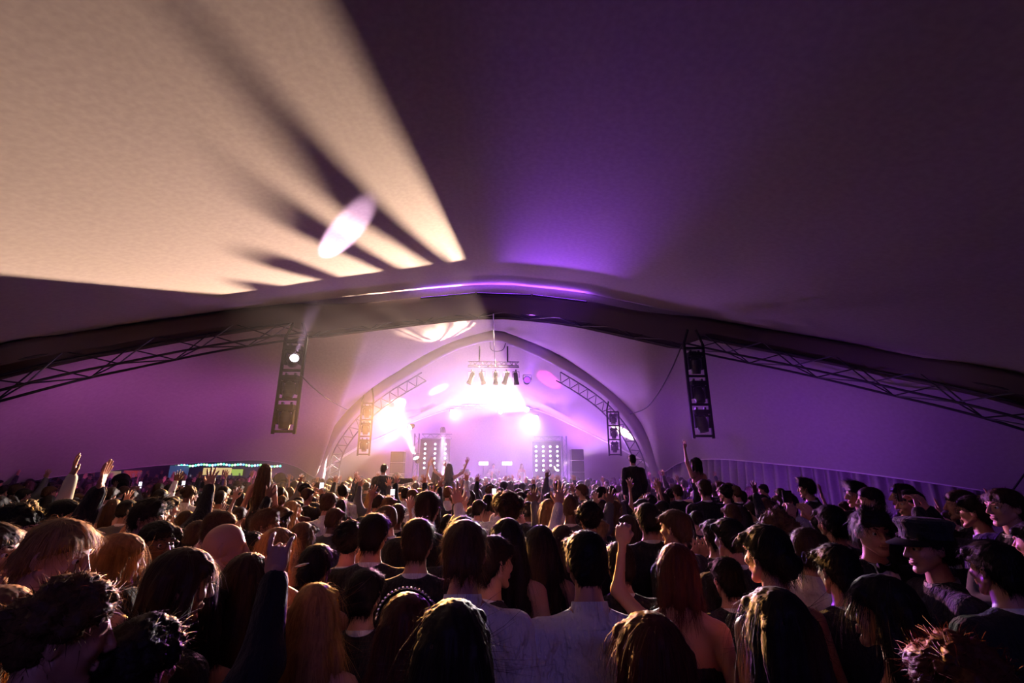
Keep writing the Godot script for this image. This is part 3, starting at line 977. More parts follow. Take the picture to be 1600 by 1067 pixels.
# ------------------------------------------------------------------ bodies: smooth-joined bones meshed as surface nets
# a bone is [0, from, to, radius, radius] (tapered capsule) or [1, centre, radii, basis] (ellipsoid)
func skin_of(bones: Array, cell: float, k: float) -> Buf:
	var lo := Vector3.INF
	var hi := -Vector3.INF
	for b in bones:
		if b[0] == 0:
			for e in [[b[1], b[3]], [b[2], b[4]]]:
				lo = lo.min(e[0] - Vector3.ONE * e[1])
				hi = hi.max(e[0] + Vector3.ONE * e[1])
		else:
			var r := maxf(b[2].x, maxf(b[2].y, b[2].z)) if b.size() > 3 else 0.0
			var rv: Vector3 = Vector3.ONE * r if r > 0.0 else b[2]
			lo = lo.min(b[1] - rv)
			hi = hi.max(b[1] + rv)
	var pad := cell * 2.0 + 1.6 / k
	lo -= Vector3.ONE * pad
	hi += Vector3.ONE * pad
	var nx := int((hi.x - lo.x) / cell) + 2
	var ny := int((hi.y - lo.y) / cell) + 2
	var nz := int((hi.z - lo.z) / cell) + 2
	var S := PackedFloat32Array()
	S.resize(nx * ny * nz)
	var reach := 4.5 / k
	for b in bones:
		var is_cap: bool = b[0] == 0
		var a: Vector3 = b[1]
		var bl: Vector3
		var bh: Vector3
		var ba := Vector3.ZERO
		var inv := 0.0
		var ra := 0.0
		var dr := 0.0
		var ir := Vector3.ONE
		var turned: bool = b.size() > 3 and not is_cap
		var bas := Basis.IDENTITY
		if is_cap:
			var rr: float = maxf(b[3], b[4]) + reach
			bl = a.min(b[2]) - Vector3.ONE * rr
			bh = a.max(b[2]) + Vector3.ONE * rr
			ba = b[2] - a
			inv = 1.0 / maxf(ba.length_squared(), 1e-9)
			ra = b[3]
			dr = b[4] - b[3]
		else:
			var rv: Vector3 = b[2]
			if turned:
				rv = Vector3.ONE * maxf(rv.x, maxf(rv.y, rv.z))
				bas = b[3].inverse()
			bl = a - rv - Vector3.ONE * reach
			bh = a + rv + Vector3.ONE * reach
			ir = Vector3.ONE / b[2]
		var x0 := maxi(0, int((bl.x - lo.x) / cell))
		var x1 := mini(nx - 1, int((bh.x - lo.x) / cell) + 1)
		var y0 := maxi(0, int((bl.y - lo.y) / cell))
		var y1 := mini(ny - 1, int((bh.y - lo.y) / cell) + 1)
		var z0 := maxi(0, int((bl.z - lo.z) / cell))
		var z1 := mini(nz - 1, int((bh.z - lo.z) / cell) + 1)
		for z in range(z0, z1 + 1):
			for y in range(y0, y1 + 1):
				var at_row := (z * ny + y) * nx
				var p := Vector3(lo.x + x0 * cell, lo.y + y * cell, lo.z + z * cell) - a
				for x in range(x0, x1 + 1):
					var d: float
					if is_cap:
						var h := clampf(p.dot(ba) * inv, 0.0, 1.0)
						d = (p - ba * h).length() - ra - dr * h
					else:
						var q: Vector3 = (bas * p if turned else p) * ir
						var l := q.length()
						d = l * (l - 1.0) / maxf((q * ir).length(), 1e-6)
					if d < reach: S[at_row + x] += exp(-k * maxf(d, -6.0 / k))
					p.x += cell
	var out := Buf.new()
	var ids := PackedInt32Array()
	ids.resize(nx * ny * nz)
	ids.fill(-1)
	var sy := nx
	var sz := nx * ny
	var off := [0, 1, sy, sy + 1, sz, sz + 1, sz + sy, sz + sy + 1]
	var corner := [Vector3(0, 0, 0), Vector3(1, 0, 0), Vector3(0, 1, 0), Vector3(1, 1, 0), Vector3(0, 0, 1), Vector3(1, 0, 1), Vector3(0, 1, 1), Vector3(1, 1, 1)]
	var edges := [[0, 1], [2, 3], [4, 5], [6, 7], [0, 2], [1, 3], [4, 6], [5, 7], [0, 4], [1, 5], [2, 6], [3, 7]]
	for z in nz - 1:
		for y in ny - 1:
			var base := (z * ny + y) * nx
			for x in nx - 1:
				var i := base + x
				var s0 := S[i]
				var s7 := S[i + sz + sy + 1]
				if s0 == 0.0 and s7 == 0.0: continue
				var m0 := s0 > 1.0
				if m0 == (s7 > 1.0) and m0 == (S[i + 1] > 1.0) and m0 == (S[i + sy] > 1.0) and m0 == (S[i + sz] > 1.0) and m0 == (S[i + sy + 1] > 1.0) and m0 == (S[i + sz + 1] > 1.0) and m0 == (S[i + sz + sy] > 1.0): continue
				var g := []
				for c in 8: g.append(log(S[i + off[c]] + 1e-3))
				var p := Vector3.ZERO
				var n := 0
				for e in edges:
					var ga: float = g[e[0]]
					var gb: float = g[e[1]]
					if (ga > 0.0) != (gb > 0.0):
						p += corner[e[0]].lerp(corner[e[1]], ga / (ga - gb))
						n += 1
				if n == 0: continue
				ids[i] = out.v.size()
				out.v.append(lo + (Vector3(x, y, z) + p / n) * cell)
				var gr := Vector3(g[1] + g[3] + g[5] + g[7] - g[0] - g[2] - g[4] - g[6], g[2] + g[3] + g[6] + g[7] - g[0] - g[1] - g[4] - g[5], g[4] + g[5] + g[6] + g[7] - g[0] - g[1] - g[2] - g[3])
				out.n.append(-gr.normalized())
				# one quad for each crossed edge that starts at this cell's first corner
				if x > 0 and y > 0 and z > 0:
					for ax in 3:
						var in1 := S[i + [1, sy, sz][ax]] > 1.0
						if m0 == in1: continue
						var da: int = [sy, sz, 1][ax]
						var db: int = [sz, 1, sy][ax]
						var q0 := ids[i]
						var q1 := ids[i - da]
						var q2 := ids[i - da - db]
						var q3 := ids[i - db]
						if q1 < 0 or q2 < 0 or q3 < 0: continue
						if m0: out.i.append_array(PackedInt32Array([q0, q3, q2, q0, q2, q1]))
						else: out.i.append_array(PackedInt32Array([q0, q1, q2, q0, q2, q3]))
	return out

# ------------------------------------------------------------------ heads, hands, hair (in the head's own axes: face towards -z, middle of the head at 0)
var cache := {}

func head_buf(fine: bool, woman: bool) -> Buf:
	var key := "head%s%s" % [fine, woman]
	if cache.has(key): return cache[key]
	var w := 0.95 if woman else 1.0
	var j := 0.9 if woman else 1.0
	var b := [
		[1, Vector3(0, 0.026, 0.012), Vector3(0.072 * w, 0.088, 0.091)],
		[1, Vector3(0, -0.018, -0.026), Vector3(0.058 * w, 0.084, 0.056)],
		[0, Vector3(0.048 * w, -0.045, 0.0), Vector3(0.012, -0.096, -0.062), 0.018 * j, 0.016],
		[0, Vector3(-0.048 * w, -0.045, 0.0), Vector3(-0.012, -0.096, -0.062), 0.018 * j, 0.016],
		[1, Vector3(0, -0.098, -0.066), Vector3(0.018, 0.015, 0.014)],
		[0, Vector3(0, 0.014, -0.083), Vector3(0, -0.028, -0.104), 0.006, 0.010],
		[1, Vector3(0.011, -0.032, -0.092), Vector3(0.008, 0.007, 0.009)],
		[1, Vector3(-0.011, -0.032, -0.092), Vector3(0.008, 0.007, 0.009)],
		[0, Vector3(-0.036, 0.024, -0.072), Vector3(0.036, 0.024, -0.072), 0.009 * j, 0.009 * j],
		[1, Vector3(0.036, -0.026, -0.060), Vector3(0.018, 0.018, 0.016)],
		[1, Vector3(-0.036, -0.026, -0.060), Vector3(0.018, 0.018, 0.016)],
		[0, Vector3(-0.016, -0.058, -0.083), Vector3(0.016, -0.058, -0.083), 0.005, 0.005],
		[0, Vector3(-0.013, -0.070, -0.081), Vector3(0.013, -0.070, -0.081), 0.006, 0.006],
		[1, Vector3(0.072 * w, -0.006, 0.012), Vector3(0.007, 0.029, 0.017), Basis(Vector3.UP, 0.45)],
		[1, Vector3(-0.072 * w, -0.006, 0.012), Vector3(0.007, 0.029, 0.017), Basis(Vector3.UP, -0.45)],
	]
	cache[key] = skin_of(b, 0.0062 if fine else 0.011, 260.0)
	return cache[key]

func hand_buf(kind: String, fine := true) -> Buf:      # a right hand: wrist at 0, fingers along +y, palm towards -z, thumb at -x
	var key := "hand" + kind + str(fine)
	if cache.has(key): return cache[key]
	var b := [
		[0, Vector3(0, -0.03, 0), Vector3(0, 0.02, 0), 0.021, 0.022],
		[1, Vector3(-0.012, 0.055, 0), Vector3(0.026, 0.046, 0.012)],
		[1, Vector3(0.014, 0.052, 0), Vector3(0.025, 0.044, 0.011)],
		[1, Vector3(-0.026, 0.036, -0.006), Vector3(0.016, 0.026, 0.013)],
	]
	var lens := [0.072, 0.082, 0.075, 0.058]
	for f in 4:
		var x: float = [-0.031, -0.0105, 0.0105, 0.030][f]
		var root := Vector3(x, [0.090, 0.096, 0.092, 0.082][f], 0)
		var l: float = lens[f]
		var r: float = [0.0082, 0.0086, 0.0082, 0.0072][f]
		var folded: bool = kind == "fist" or (kind == "horns" and (f == 1 or f == 2))
		if folded:
			var a := root + Vector3(0, 0.008, -0.030)
			var c := a + Vector3(0, -0.030, -0.012)
			b.append([0, root, a, r * 1.1, r])
			b.append([0, a, c, r, r * 0.95])
			b.append([0, c, c + Vector3(0, -0.008, 0.022), r * 0.95, r * 0.85])
		elif kind == "grip":
			var a := root + Vector3(0, 0.026, -0.018)
			var c := a + Vector3(0, 0.008, -0.030)
			b.append([0, root, a, r * 1.1, r])
			b.append([0, a, c, r, r * 0.92])
			b.append([0, c, c + Vector3(0, -0.014, -0.014), r * 0.92, r * 0.85])
		else:
			var spread: float = [-0.24, -0.06, 0.10, 0.30][f] * (1.3 if kind == "open" else 0.35)
			var bend := 0.12 if kind == "open" else 0.45
			var d := Vector3(sin(spread), cos(spread), 0)
			var p := root
			for q in 3:
				d = (Basis(Vector3.RIGHT, -bend * (0.5 if q == 0 else 1.0)) * d).normalized()
				var e: Vector3 = p + d * l * [0.45, 0.30, 0.25][q]
				b.append([0, p, e, r * [1.08, 1.0, 0.93][q], r * [1.0, 0.93, 0.82][q]])
				p = e
	if kind == "open" or kind == "relaxed":
		b.append([0, Vector3(-0.026, 0.026, -0.004), Vector3(-0.056, 0.056, -0.012), 0.0125, 0.0105])
		b.append([0, Vector3(-0.056, 0.056, -0.012), Vector3(-0.070, 0.088, -0.016), 0.0105, 0.0082])
	else:
		b.append([0, Vector3(-0.026, 0.026, -0.006), Vector3(-0.044, 0.060, -0.026), 0.0125, 0.0105])
		b.append([0, Vector3(-0.044, 0.060, -0.026), Vector3(-0.018, 0.074, -0.046), 0.0105, 0.0085])
	cache[key] = skin_of(b, 0.0042 if fine else 0.008, 420.0 if fine else 300.0)
	return cache[key]

func hair_buf(style: String, fine: bool) -> Buf:
	var key := "hair" + style + str(fine)
	if cache.has(key): return cache[key]
	var r := RandomNumberGenerator.new()
	r.seed = style.hash()
	var b := []
	var cap := [
		[1, Vector3(0, 0.050, 0.012), Vector3(0.076, 0.070, 0.094)],
		[1, Vector3(0, 0.012, 0.046), Vector3(0.074, 0.075, 0.060)],
		[0, Vector3(-0.060, 0.060, -0.050), Vector3(0.060, 0.060, -0.050), 0.022, 0.022],
		[0, Vector3(0.066, 0.045, -0.03), Vector3(0.070, 0.002, 0.018), 0.012, 0.012],
		[0, Vector3(-0.066, 0.045, -0.03), Vector3(-0.070, 0.002, 0.018), 0.012, 0.012],
	]
	b.append_array(cap)
	var strands := 900
	var slen := 0.026
	var lift := 0.55
	var fall := 0.0
	match style:
		"short":
			for q in [-0.036, 0.0, 0.036]: b.append([0, Vector3(q, -0.03, 0.078), Vector3(q * 0.9, -0.056, 0.068), 0.026, 0.020])
		"crop":
			for q in [-0.034, 0.0, 0.034]: b.append([0, Vector3(q, -0.03, 0.074), Vector3(q * 0.9, -0.050, 0.064), 0.024, 0.018])
			lift = 0.75
			slen = 0.014
			strands = 700
		"quiff":
			b.append([0, Vector3(-0.045, 0.092, -0.040), Vector3(0.045, 0.096, -0.044), 0.032, 0.030])
			b.append([0, Vector3(0, 0.105, 0.0), Vector3(0, 0.09, 0.06), 0.038, 0.03])
			slen = 0.045
			lift = 0.6
		"curly":
			slen = 0.022
			lift = 0.9
			strands = 700
			for q in 110:
				var d := Vector3(r.randfn(), r.randfn(), r.randfn()).normalized()
				if d.y < -0.25 or (d.z < -0.45 and d.y < 0.42): continue
				b.append([1, Vector3(0, 0.035, 0.016) + d * Vector3(0.088, 0.088, 0.104), Vector3.ONE * r.randf_range(0.013, 0.021)])
		"mullet":
			slen = 0.04
			lift = 0.35
			fall = 0.5
			b.append([0, Vector3(-0.035, -0.02, 0.075), Vector3(-0.05, -0.045, 0.068), 0.034, 0.018])
			b.append([0, Vector3(0.035, -0.02, 0.075), Vector3(0.05, -0.045, 0.068), 0.034, 0.018])
			b.append([0, Vector3(0, -0.02, 0.082), Vector3(0, -0.050, 0.074), 0.036, 0.020])
		"bob":
			slen = 0.09
			lift = 0.14
			fall = 1.0
			for s in [-1.0, 1.0]:
				b.append([0, Vector3(0.070 * s, 0.03, -0.01), Vector3(0.080 * s, -0.12, -0.005), 0.022, 0.026])
				b.append([0, Vector3(0.055 * s, 0.02, 0.06), Vector3(0.062 * s, -0.13, 0.06), 0.034, 0.030])
			b.append([0, Vector3(0, 0.02, 0.08), Vector3(0, -0.135, 0.08), 0.034, 0.030])
		"long", "wavy":
			slen = 0.15
			lift = 0.08 if style == "long" else 0.2
			fall = 1.0
			strands = 1200
			for s in [-1.0, 1.0]:
				var wob := 0.02 if style == "wavy" else 0.0
				b.append([0, Vector3(0.070 * s, 0.03, 0.0), Vector3((0.086 + wob) * s, -0.14, 0.03), 0.022, 0.030])
				b.append([0, Vector3((0.086 + wob) * s, -0.14, 0.03), Vector3((0.100 + wob) * s, -0.32, 0.055), 0.030, 0.022])
				b.append([0, Vector3(0.050 * s, 0.02, 0.065), Vector3(0.062 * s, -0.18, 0.085), 0.036, 0.036])
				b.append([0, Vector3(0.062 * s, -0.18, 0.085), Vector3((0.060 + wob) * s, -0.40, 0.110), 0.036, 0.022])
			b.append([0, Vector3(0, 0.02, 0.082), Vector3(0, -0.20, 0.098), 0.036, 0.036])
			b.append([0, Vector3(0, -0.20, 0.098), Vector3(0, -0.42, 0.122), 0.036, 0.022])
			if style == "wavy":
				for q in 26:
					var t := r.randf()
					var x := r.randf_range(-1, 1)
					b.append([1, Vector3(x * (0.08 + 0.04 * t), 0.0 - 0.40 * t, 0.06 + 0.05 * t + 0.03 * (1.0 - x * x)), Vector3(0.022, 0.045, 0.022)])
		"updo":
			slen = 0.05
			lift = 0.12
			b.append([1, Vector3(0, -0.012, 0.112), Vector3(0.046, 0.042, 0.036)])
			b.append([0, Vector3(0, -0.03, 0.082), Vector3(0, -0.052, 0.078), 0.03, 0.022])
		"ponytail":
			slen = 0.07
			lift = 0.10
			fall = 0.6
			b.append([1, Vector3(0, 0.05, 0.115), Vector3(0.022, 0.022, 0.022)])
			b.append([0, Vector3(0, 0.05, 0.12), Vector3(0, -0.06, 0.155), 0.022, 0.034])
			b.append([0, Vector3(0, -0.06, 0.155), Vector3(0.01, -0.28, 0.13), 0.034, 0.014])
	var base := skin_of(b, 0.0075 if fine else 0.012, 200.0)
	# locks: relief drawn out along the fall of the hair
	var nz := FastNoiseLite.new()
	nz.seed = 5
	nz.frequency = 1.0
	var amp := 0.006 if style != "curly" else 0.009
	for k in base.v.size():
		var q := base.v[k]
		var w := Vector3(atan2(q.x, q.z) * 7.0, q.y * 9.0, q.length() * 20.0) if fall > 0.4 else q * 62.0
		base.v[k] = q + base.n[k] * amp * (nz.get_noise_3dv(w) + 0.5 * nz.get_noise_3dv(w * Vector3(2.3, 1.3, 2.3)))
	var fresh := PackedVector3Array()
	fresh.resize(base.v.size())
	for t in range(0, base.i.size(), 3):
		var fn := (base.v[base.i[t + 2]] - base.v[base.i[t]]).cross(base.v[base.i[t + 1]] - base.v[base.i[t]])
		for e in 3: fresh[base.i[t + e]] += fn
	for k in fresh.size():
		var fn := fresh[k].normalized()
		if fn.dot(base.n[k]) > 0.1: base.n[k] = fn
	var out := Buf.new()
	out.v = base.v.duplicate()
	out.n = base.n.duplicate()
	out.i = base.i.duplicate()
	for k in out.v.size():
		var q := out.v[k]
		var t := 0.75 + 0.5 * nz.get_noise_3dv(Vector3(atan2(q.x, q.z) * 9.0, q.y * 12.0, q.z * 20.0))
		out.c.append(Color(t, t, t))
	strands = strands * 3 if fine else int(strands * 0.5)
	var crown := Vector3(0.01, 0.12, 0.035)
	for k in strands:
		var q := r.randi_range(0, base.v.size() - 1)
		var p := base.v[q]
		var n := base.n[q]
		if p.z < -0.075 and p.y < 0.05: continue
		var d := p - crown
		d = d - n * d.dot(n)
		d = d.normalized() + Vector3(r.randf_range(-0.3, 0.3), r.randf_range(-0.2, 0.2), r.randf_range(-0.3, 0.3)) * (1.0 if fall < 0.5 else 0.45)
		if fall > 0.0: d = d.lerp(Vector3.DOWN - n * Vector3.DOWN.dot(n), fall * 0.6)
		if style == "quiff" and p.z < 0.0 and p.y > 0.06: d = Vector3(0.2, 0.6, -0.6)
		if style == "curly": d = Vector3(r.randfn(), r.randfn(), r.randfn())
		d = d.normalized()
		var side := d.cross(n)
		if side.length() < 0.05: continue
		side = side.normalized() * (r.randf_range(0.0006, 0.0012) if fine else 0.002)
		var l := slen * r.randf_range(0.6, 1.4)
		var lf := lift * r.randf_range(0.4, 1.3) * ((2.6 if slen < 0.06 else 1.5) if k % 14 == 0 else 1.0)
		var tint := r.randf_range(0.55, 1.5)
		var col := Color(tint, tint, tint)
		var s0 := out.v.size()
		var curl := Vector3(r.randf_range(-1, 1), r.randf_range(-1, 1), r.randf_range(-1, 1)) * l * (0.35 if style == "wavy" or style == "curly" else 0.06)
		for sgm in 4:
			var t := sgm / 3.0
			var pos := p - n * 0.003 + d * l * t + n * (lf * l * t * (1.0 - 0.35 * t)) + curl * t * t * (1.0 - 0.5 * t) + Vector3.DOWN * l * 0.18 * t * t - n * ((l * t) * (l * t) * (4.6 if p.y > -0.03 and l > 0.035 else 0.0))
			var w := 1.0 - 0.75 * t
			out.v.append(pos - side * w)
			out.v.append(pos + side * w)
			out.n.append(n)
			out.n.append(n)
			out.c.append(col)
			out.c.append(col)
		for sgm in 3:
			var a := s0 + sgm * 2
			out.tri(a, a + 1, a + 3)
			out.tri(a, a + 3, a + 2)
	cache[key] = out
	return out

# ------------------------------------------------------------------ poses (a person 1.75 m tall standing at 0, facing -z; +x is its right hand)
func legs(pose: String, s: float) -> Array:      # hip, knee, ankle
	if pose.begins_with("ride "): return [Vector3(0.085 * s, 0.89, 0), Vector3(0.15 * s, 0.86, -0.36), Vector3(0.13 * s, 0.47, -0.40)]
	return [Vector3(0.088 * s, 0.88, 0), Vector3(0.096 * s, 0.48, -0.01), Vector3(0.10 * s, 0.07, 0.03)]

func arm(pose: String, s: float, woman: bool) -> Dictionary:
	pose = pose.trim_prefix("ride ")
	var sh := Vector3((0.162 if woman else 0.185) * s, 1.375, 0.015)
	var right := s > 0.0
	var el := sh + Vector3(0.055 * s, -0.27, 0.03)
	var wr := el + Vector3(-0.01 * s, -0.23, -0.06)
	var hand := "relaxed"
	match pose:
		"raise_right", "raise_left", "raise_both", "horns_right", "fist_left", "fist_right":
			var up := pose == "raise_both" or (pose.ends_with("right") and right) or (pose.ends_with("left") and not right)
			if up:
				el = sh + Vector3(0.10 * s, 0.20, -0.16)
				wr = el + Vector3(-0.02 * s, 0.24, -0.07)
				hand = "horns" if pose.begins_with("horns") else "fist" if pose.begins_with("fist") else "open"
				if hand == "fist":
					el = sh + Vector3(0.15 * s, 0.11, -0.10)
					wr = el + Vector3(-0.03 * s, 0.215, -0.03)
		"vee":
			el = sh + Vector3(0.15 * s, 0.07, -0.14)
			wr = el + Vector3(0.05 * s, 0.21, -0.06)
			hand = "open"
		"high_right", "high_left":
			if (pose == "high_right") == right:
				el = sh + Vector3(0.06 * s, 0.27, -0.04)
				wr = el + Vector3(0.0, 0.26, -0.02)
				hand = "open"
		"wide_both":
			el = sh + Vector3(0.22 * s, 0.14, -0.06)
			wr = el + Vector3(0.09 * s, 0.23, -0.02)
			hand = "open"
		"phone":
			el = sh + Vector3(0.03 * s, 0.02, -0.27)
			wr = el + Vector3(-0.12 * s, 0.22, -0.05)
			hand = "grip"
		"clap":
			el = sh + Vector3(0.05 * s, -0.13, -0.24)
			wr = el + Vector3(-0.17 * s, 0.18, -0.06)
			hand = "open"
		"side_right":
			if right:
				el = sh + Vector3(0.26, -0.03, -0.08)
				wr = el + Vector3(0.22, 0.02, -0.06)
				hand = "open"
		"strum":
			el = sh + Vector3(0.12 * s, -0.22, 0.0)
			wr = el + Vector3((-0.16 if right else 0.02) * s, -0.04 if right else 0.12, -0.2)
			hand = "grip"
	return {"sh": sh, "el": el, "wr": wr, "hand": hand}

func hand_xf(a: Dictionary, s: float) -> Transform3D:
	var y: Vector3 = (a.wr - a.el).normalized()
	if a.hand == "relaxed": y = (y + Vector3(0, -0.2, -0.15)).normalized()
	elif a.hand != "grip": y = (y + Vector3(0, 0.4, 0.12)).normalized()
	var z := Vector3(0, 0, 1)
	if a.hand == "relaxed": z = Vector3(s, 0, 0)
	z = (z - y * z.dot(y)).normalized()
	var x := y.cross(z)
	return Transform3D(Basis(x * s, y, z), a.wr)

func body_buf(pose: String, woman: bool, fine: bool) -> Buf:      # trunk, limbs and hands
	var key := "body%s%s%s" % [pose, woman, fine]
	if cache.has(key): return cache[key]
	var g := 0.9 if woman else 1.0
	var b := [
		[1, Vector3(0, 1.24, 0.0), Vector3(0.150 * g, 0.20, 0.098)],
		[1, Vector3(0, 1.02, 0.0), Vector3(0.135 * g, 0.17, 0.092)],
		[1, Vector3(0, 0.90, 0.0), Vector3(0.155, 0.11, 0.105)],
		[0, Vector3(0, 1.42, 0.022), Vector3(0, 1.56, 0.004), 0.052 * g, 0.050 * g],
		[0, Vector3(0.025, 1.455, 0.02), Vector3(0.15 * g, 1.38, 0.018), 0.036, 0.046],
		[0, Vector3(-0.025, 1.455, 0.02), Vector3(-0.15 * g, 1.38, 0.018), 0.036, 0.046],
	]
	for s in [-1.0, 1.0]:
		var a := arm(pose, s, woman)
		b.append([0, a.sh, a.el, 0.048 * g, 0.038 * g])
		b.append([0, a.el, a.wr, 0.037 * g, 0.024 * g])
		var lg := legs(pose, s)
		b.append([0, lg[0], lg[1], 0.080, 0.052])
		b.append([0, lg[1], lg[2], 0.050, 0.034])
		b.append([0, lg[2] + Vector3(0, -0.03, 0.01), lg[2] + Vector3(0.015 * s, -0.035, -0.16), 0.036, 0.030])
	var out := Buf.new()
	out.add(skin_of(b, 0.019 if fine else 0.026, 75.0))
	for s in [-1.0, 1.0]:
		var a := arm(pose, s, woman)
		out.add(hand_buf(a.hand, fine and a.hand != "relaxed"), hand_xf(a, s))
	# a mirrored hand turns its faces inside out: set every face by its normals
	for t in range(0, out.i.size(), 3):
		var p := out.i[t]
		var q := out.i[t + 1]
		var w := out.i[t + 2]
		if (out.v[q] - out.v[p]).cross(out.v[w] - out.v[p]).dot(out.n[p] + out.n[q] + out.n[w]) > 0.0:
			out.i[t + 1] = w
			out.i[t + 2] = q
	cache[key] = out
	return out

func outfit_buf(kind: String, pose: String, woman: bool, fine: bool) -> Buf:
	var key := "outfit%s%s%s%s" % [kind, pose, woman, fine]
	if cache.has(key): return cache[key]
	var g := 0.9 if woman else 1.0
	var f := 0.016 if kind == "suit" else 0.006
	var b := []
	if kind == "dress":
		b = [
			[1, Vector3(0, 1.19, -0.002), Vector3(0.150, 0.135, 0.110)],
			[1, Vector3(0, 1.02, 0.0), Vector3(0.136, 0.16, 0.102)],
			[1, Vector3(0, 0.90, 0.0), Vector3(0.172, 0.13, 0.125)],
			[0, Vector3(0, 0.84, 0.0), Vector3(0, 0.84, -0.2) if pose.begins_with("ride ") else Vector3(0, 0.52, 0.0), 0.145, 0.15 if pose.begins_with("ride ") else 0.20],
			[1, Vector3(0.065, 1.245, -0.075), Vector3(0.060, 0.060, 0.045)],
			[1, Vector3(-0.065, 1.245, -0.075), Vector3(0.060, 0.060, 0.045)],
		]
	else:
		b = [
			[1, Vector3(0, 1.23, 0.002), Vector3(0.166 * g + f, 0.205 + f, 0.116 + f)],
			[1, Vector3(0, 1.02, 0.0), Vector3(0.150 * g + f, 0.18, 0.110 + f)],
			[1, Vector3(0, 0.86, 0.0), Vector3(0.168 + f, 0.13, 0.125 + f)],
			[0, Vector3(0.03, 1.452, 0.022), Vector3(0.160 * g + f, 1.372, 0.018), 0.034, 0.050 + f],
			[0, Vector3(-0.03, 1.452, 0.022), Vector3(-0.160 * g - f, 1.372, 0.018), 0.034, 0.050 + f],
		]
		b.append([1, Vector3(0, 1.385, 0.030), Vector3(0.13 * g, 0.062, 0.070 + f)])
		if kind == "suit": b.append([1, Vector3(0, 1.452, 0.030), Vector3(0.078, 0.026, 0.066)])
		for s in [-1.0, 1.0]:
			var a := arm(pose, s, woman)
			var sh: Vector3 = a.sh + Vector3(0.006 * s, 0, 0)
			b.append([0, sh, a.el, 0.060 * g + f, 0.050 * g + f])
			if kind != "tee": b.append([0, a.el, a.wr.lerp(a.el, 0.06), 0.050 * g + f, 0.036 + f * 0.7])
			var lg := legs(pose, s)
			b.append([0, lg[0] + Vector3(0, -0.02, 0), lg[1], 0.092, 0.068])
			b.append([0, lg[1], lg[2] + Vector3(0, 0.03, 0), 0.068, 0.055])
	cache[key] = skin_of(b, 0.019 if fine else 0.026, 70.0)
	return cache[key]

func collar_mesh() -> ArrayMesh:
	if cache.has("collar"): return cache.collar
	var b := Buf.new()
	var rows := []
	for y in 5:
		var t := y / 4.0
		var row := PackedVector3Array()
		for x in 29:
			var a := TAU * x / 28.0
			var back := 0.5 + 0.5 * sin(a)      # sin = +1 at the nape
			var r := lerpf(0.092, 0.063, sqrt(t))
			row.append(Vector3(cos(a) * r, 1.418 + 0.084 * t + 0.010 * back - 0.02 * (1.0 - back), 0.016 + sin(a) * r * 0.98))
		rows.append(row)
	b.add(sheet(rows, 0.004))
	cache.collar = b.mesh()
	return cache.collar

var hair_mats := {}
var skin_mats := {}
var cloth_mats := {}

func people_materials() -> void:
	for h in [["black", Color(0.078, 0.06, 0.056)], ["dark brown", Color(0.14, 0.10, 0.08)], ["brown", Color(0.25, 0.17, 0.12)], ["light brown", Color(0.38, 0.27, 0.18)], ["blonde", Color(0.62, 0.47, 0.30)], ["auburn", Color(0.34, 0.16, 0.10)]]:
		var m := mat(h[1], 0.6)
		m.metallic_specular = 0.35
		m.vertex_color_use_as_albedo = true
		m.backlight_enabled = true
		m.backlight = h[1] * 0.8
		hair_mats[h[0]] = m
	for s in [["pale", Color(0.72, 0.53, 0.45)], ["tan", Color(0.62, 0.44, 0.35)], ["brown", Color(0.40, 0.26, 0.20)]]:
		var m := mat(s[1], 0.5)
		skin_mats[s[0]] = m
	for c in [["black", Color(0.09, 0.088, 0.095)], ["navy", Color(0.09, 0.10, 0.16)], ["white", Color(0.86, 0.85, 0.86)], ["grey", Color(0.30, 0.30, 0.33)], ["burgundy", Color(0.28, 0.09, 0.12)], ["cream", Color(0.72, 0.68, 0.62)]]:
		var m := mat(c[1], 0.85)
		m.rim_enabled = true
		m.rim = 0.2
		cloth_mats[c[0]] = m
	for c in ["white", "black", "navy"]:
		var folds := FastNoiseLite.new()
		folds.seed = 11
		folds.frequency = 0.012
		folds.domain_warp_enabled = true
		var t := NoiseTexture2D.new()
		t.width = 256
		t.height = 256
		t.seamless = true
		t.noise = folds
		cloth_mats[c].heightmap_enabled = true
		cloth_mats[c].heightmap_texture = t
		cloth_mats[c].heightmap_scale = 3.5
		cloth_mats[c].uv1_triplanar = true
		cloth_mats[c].uv1_scale = Vector3(5.5, 2.4, 5.5)

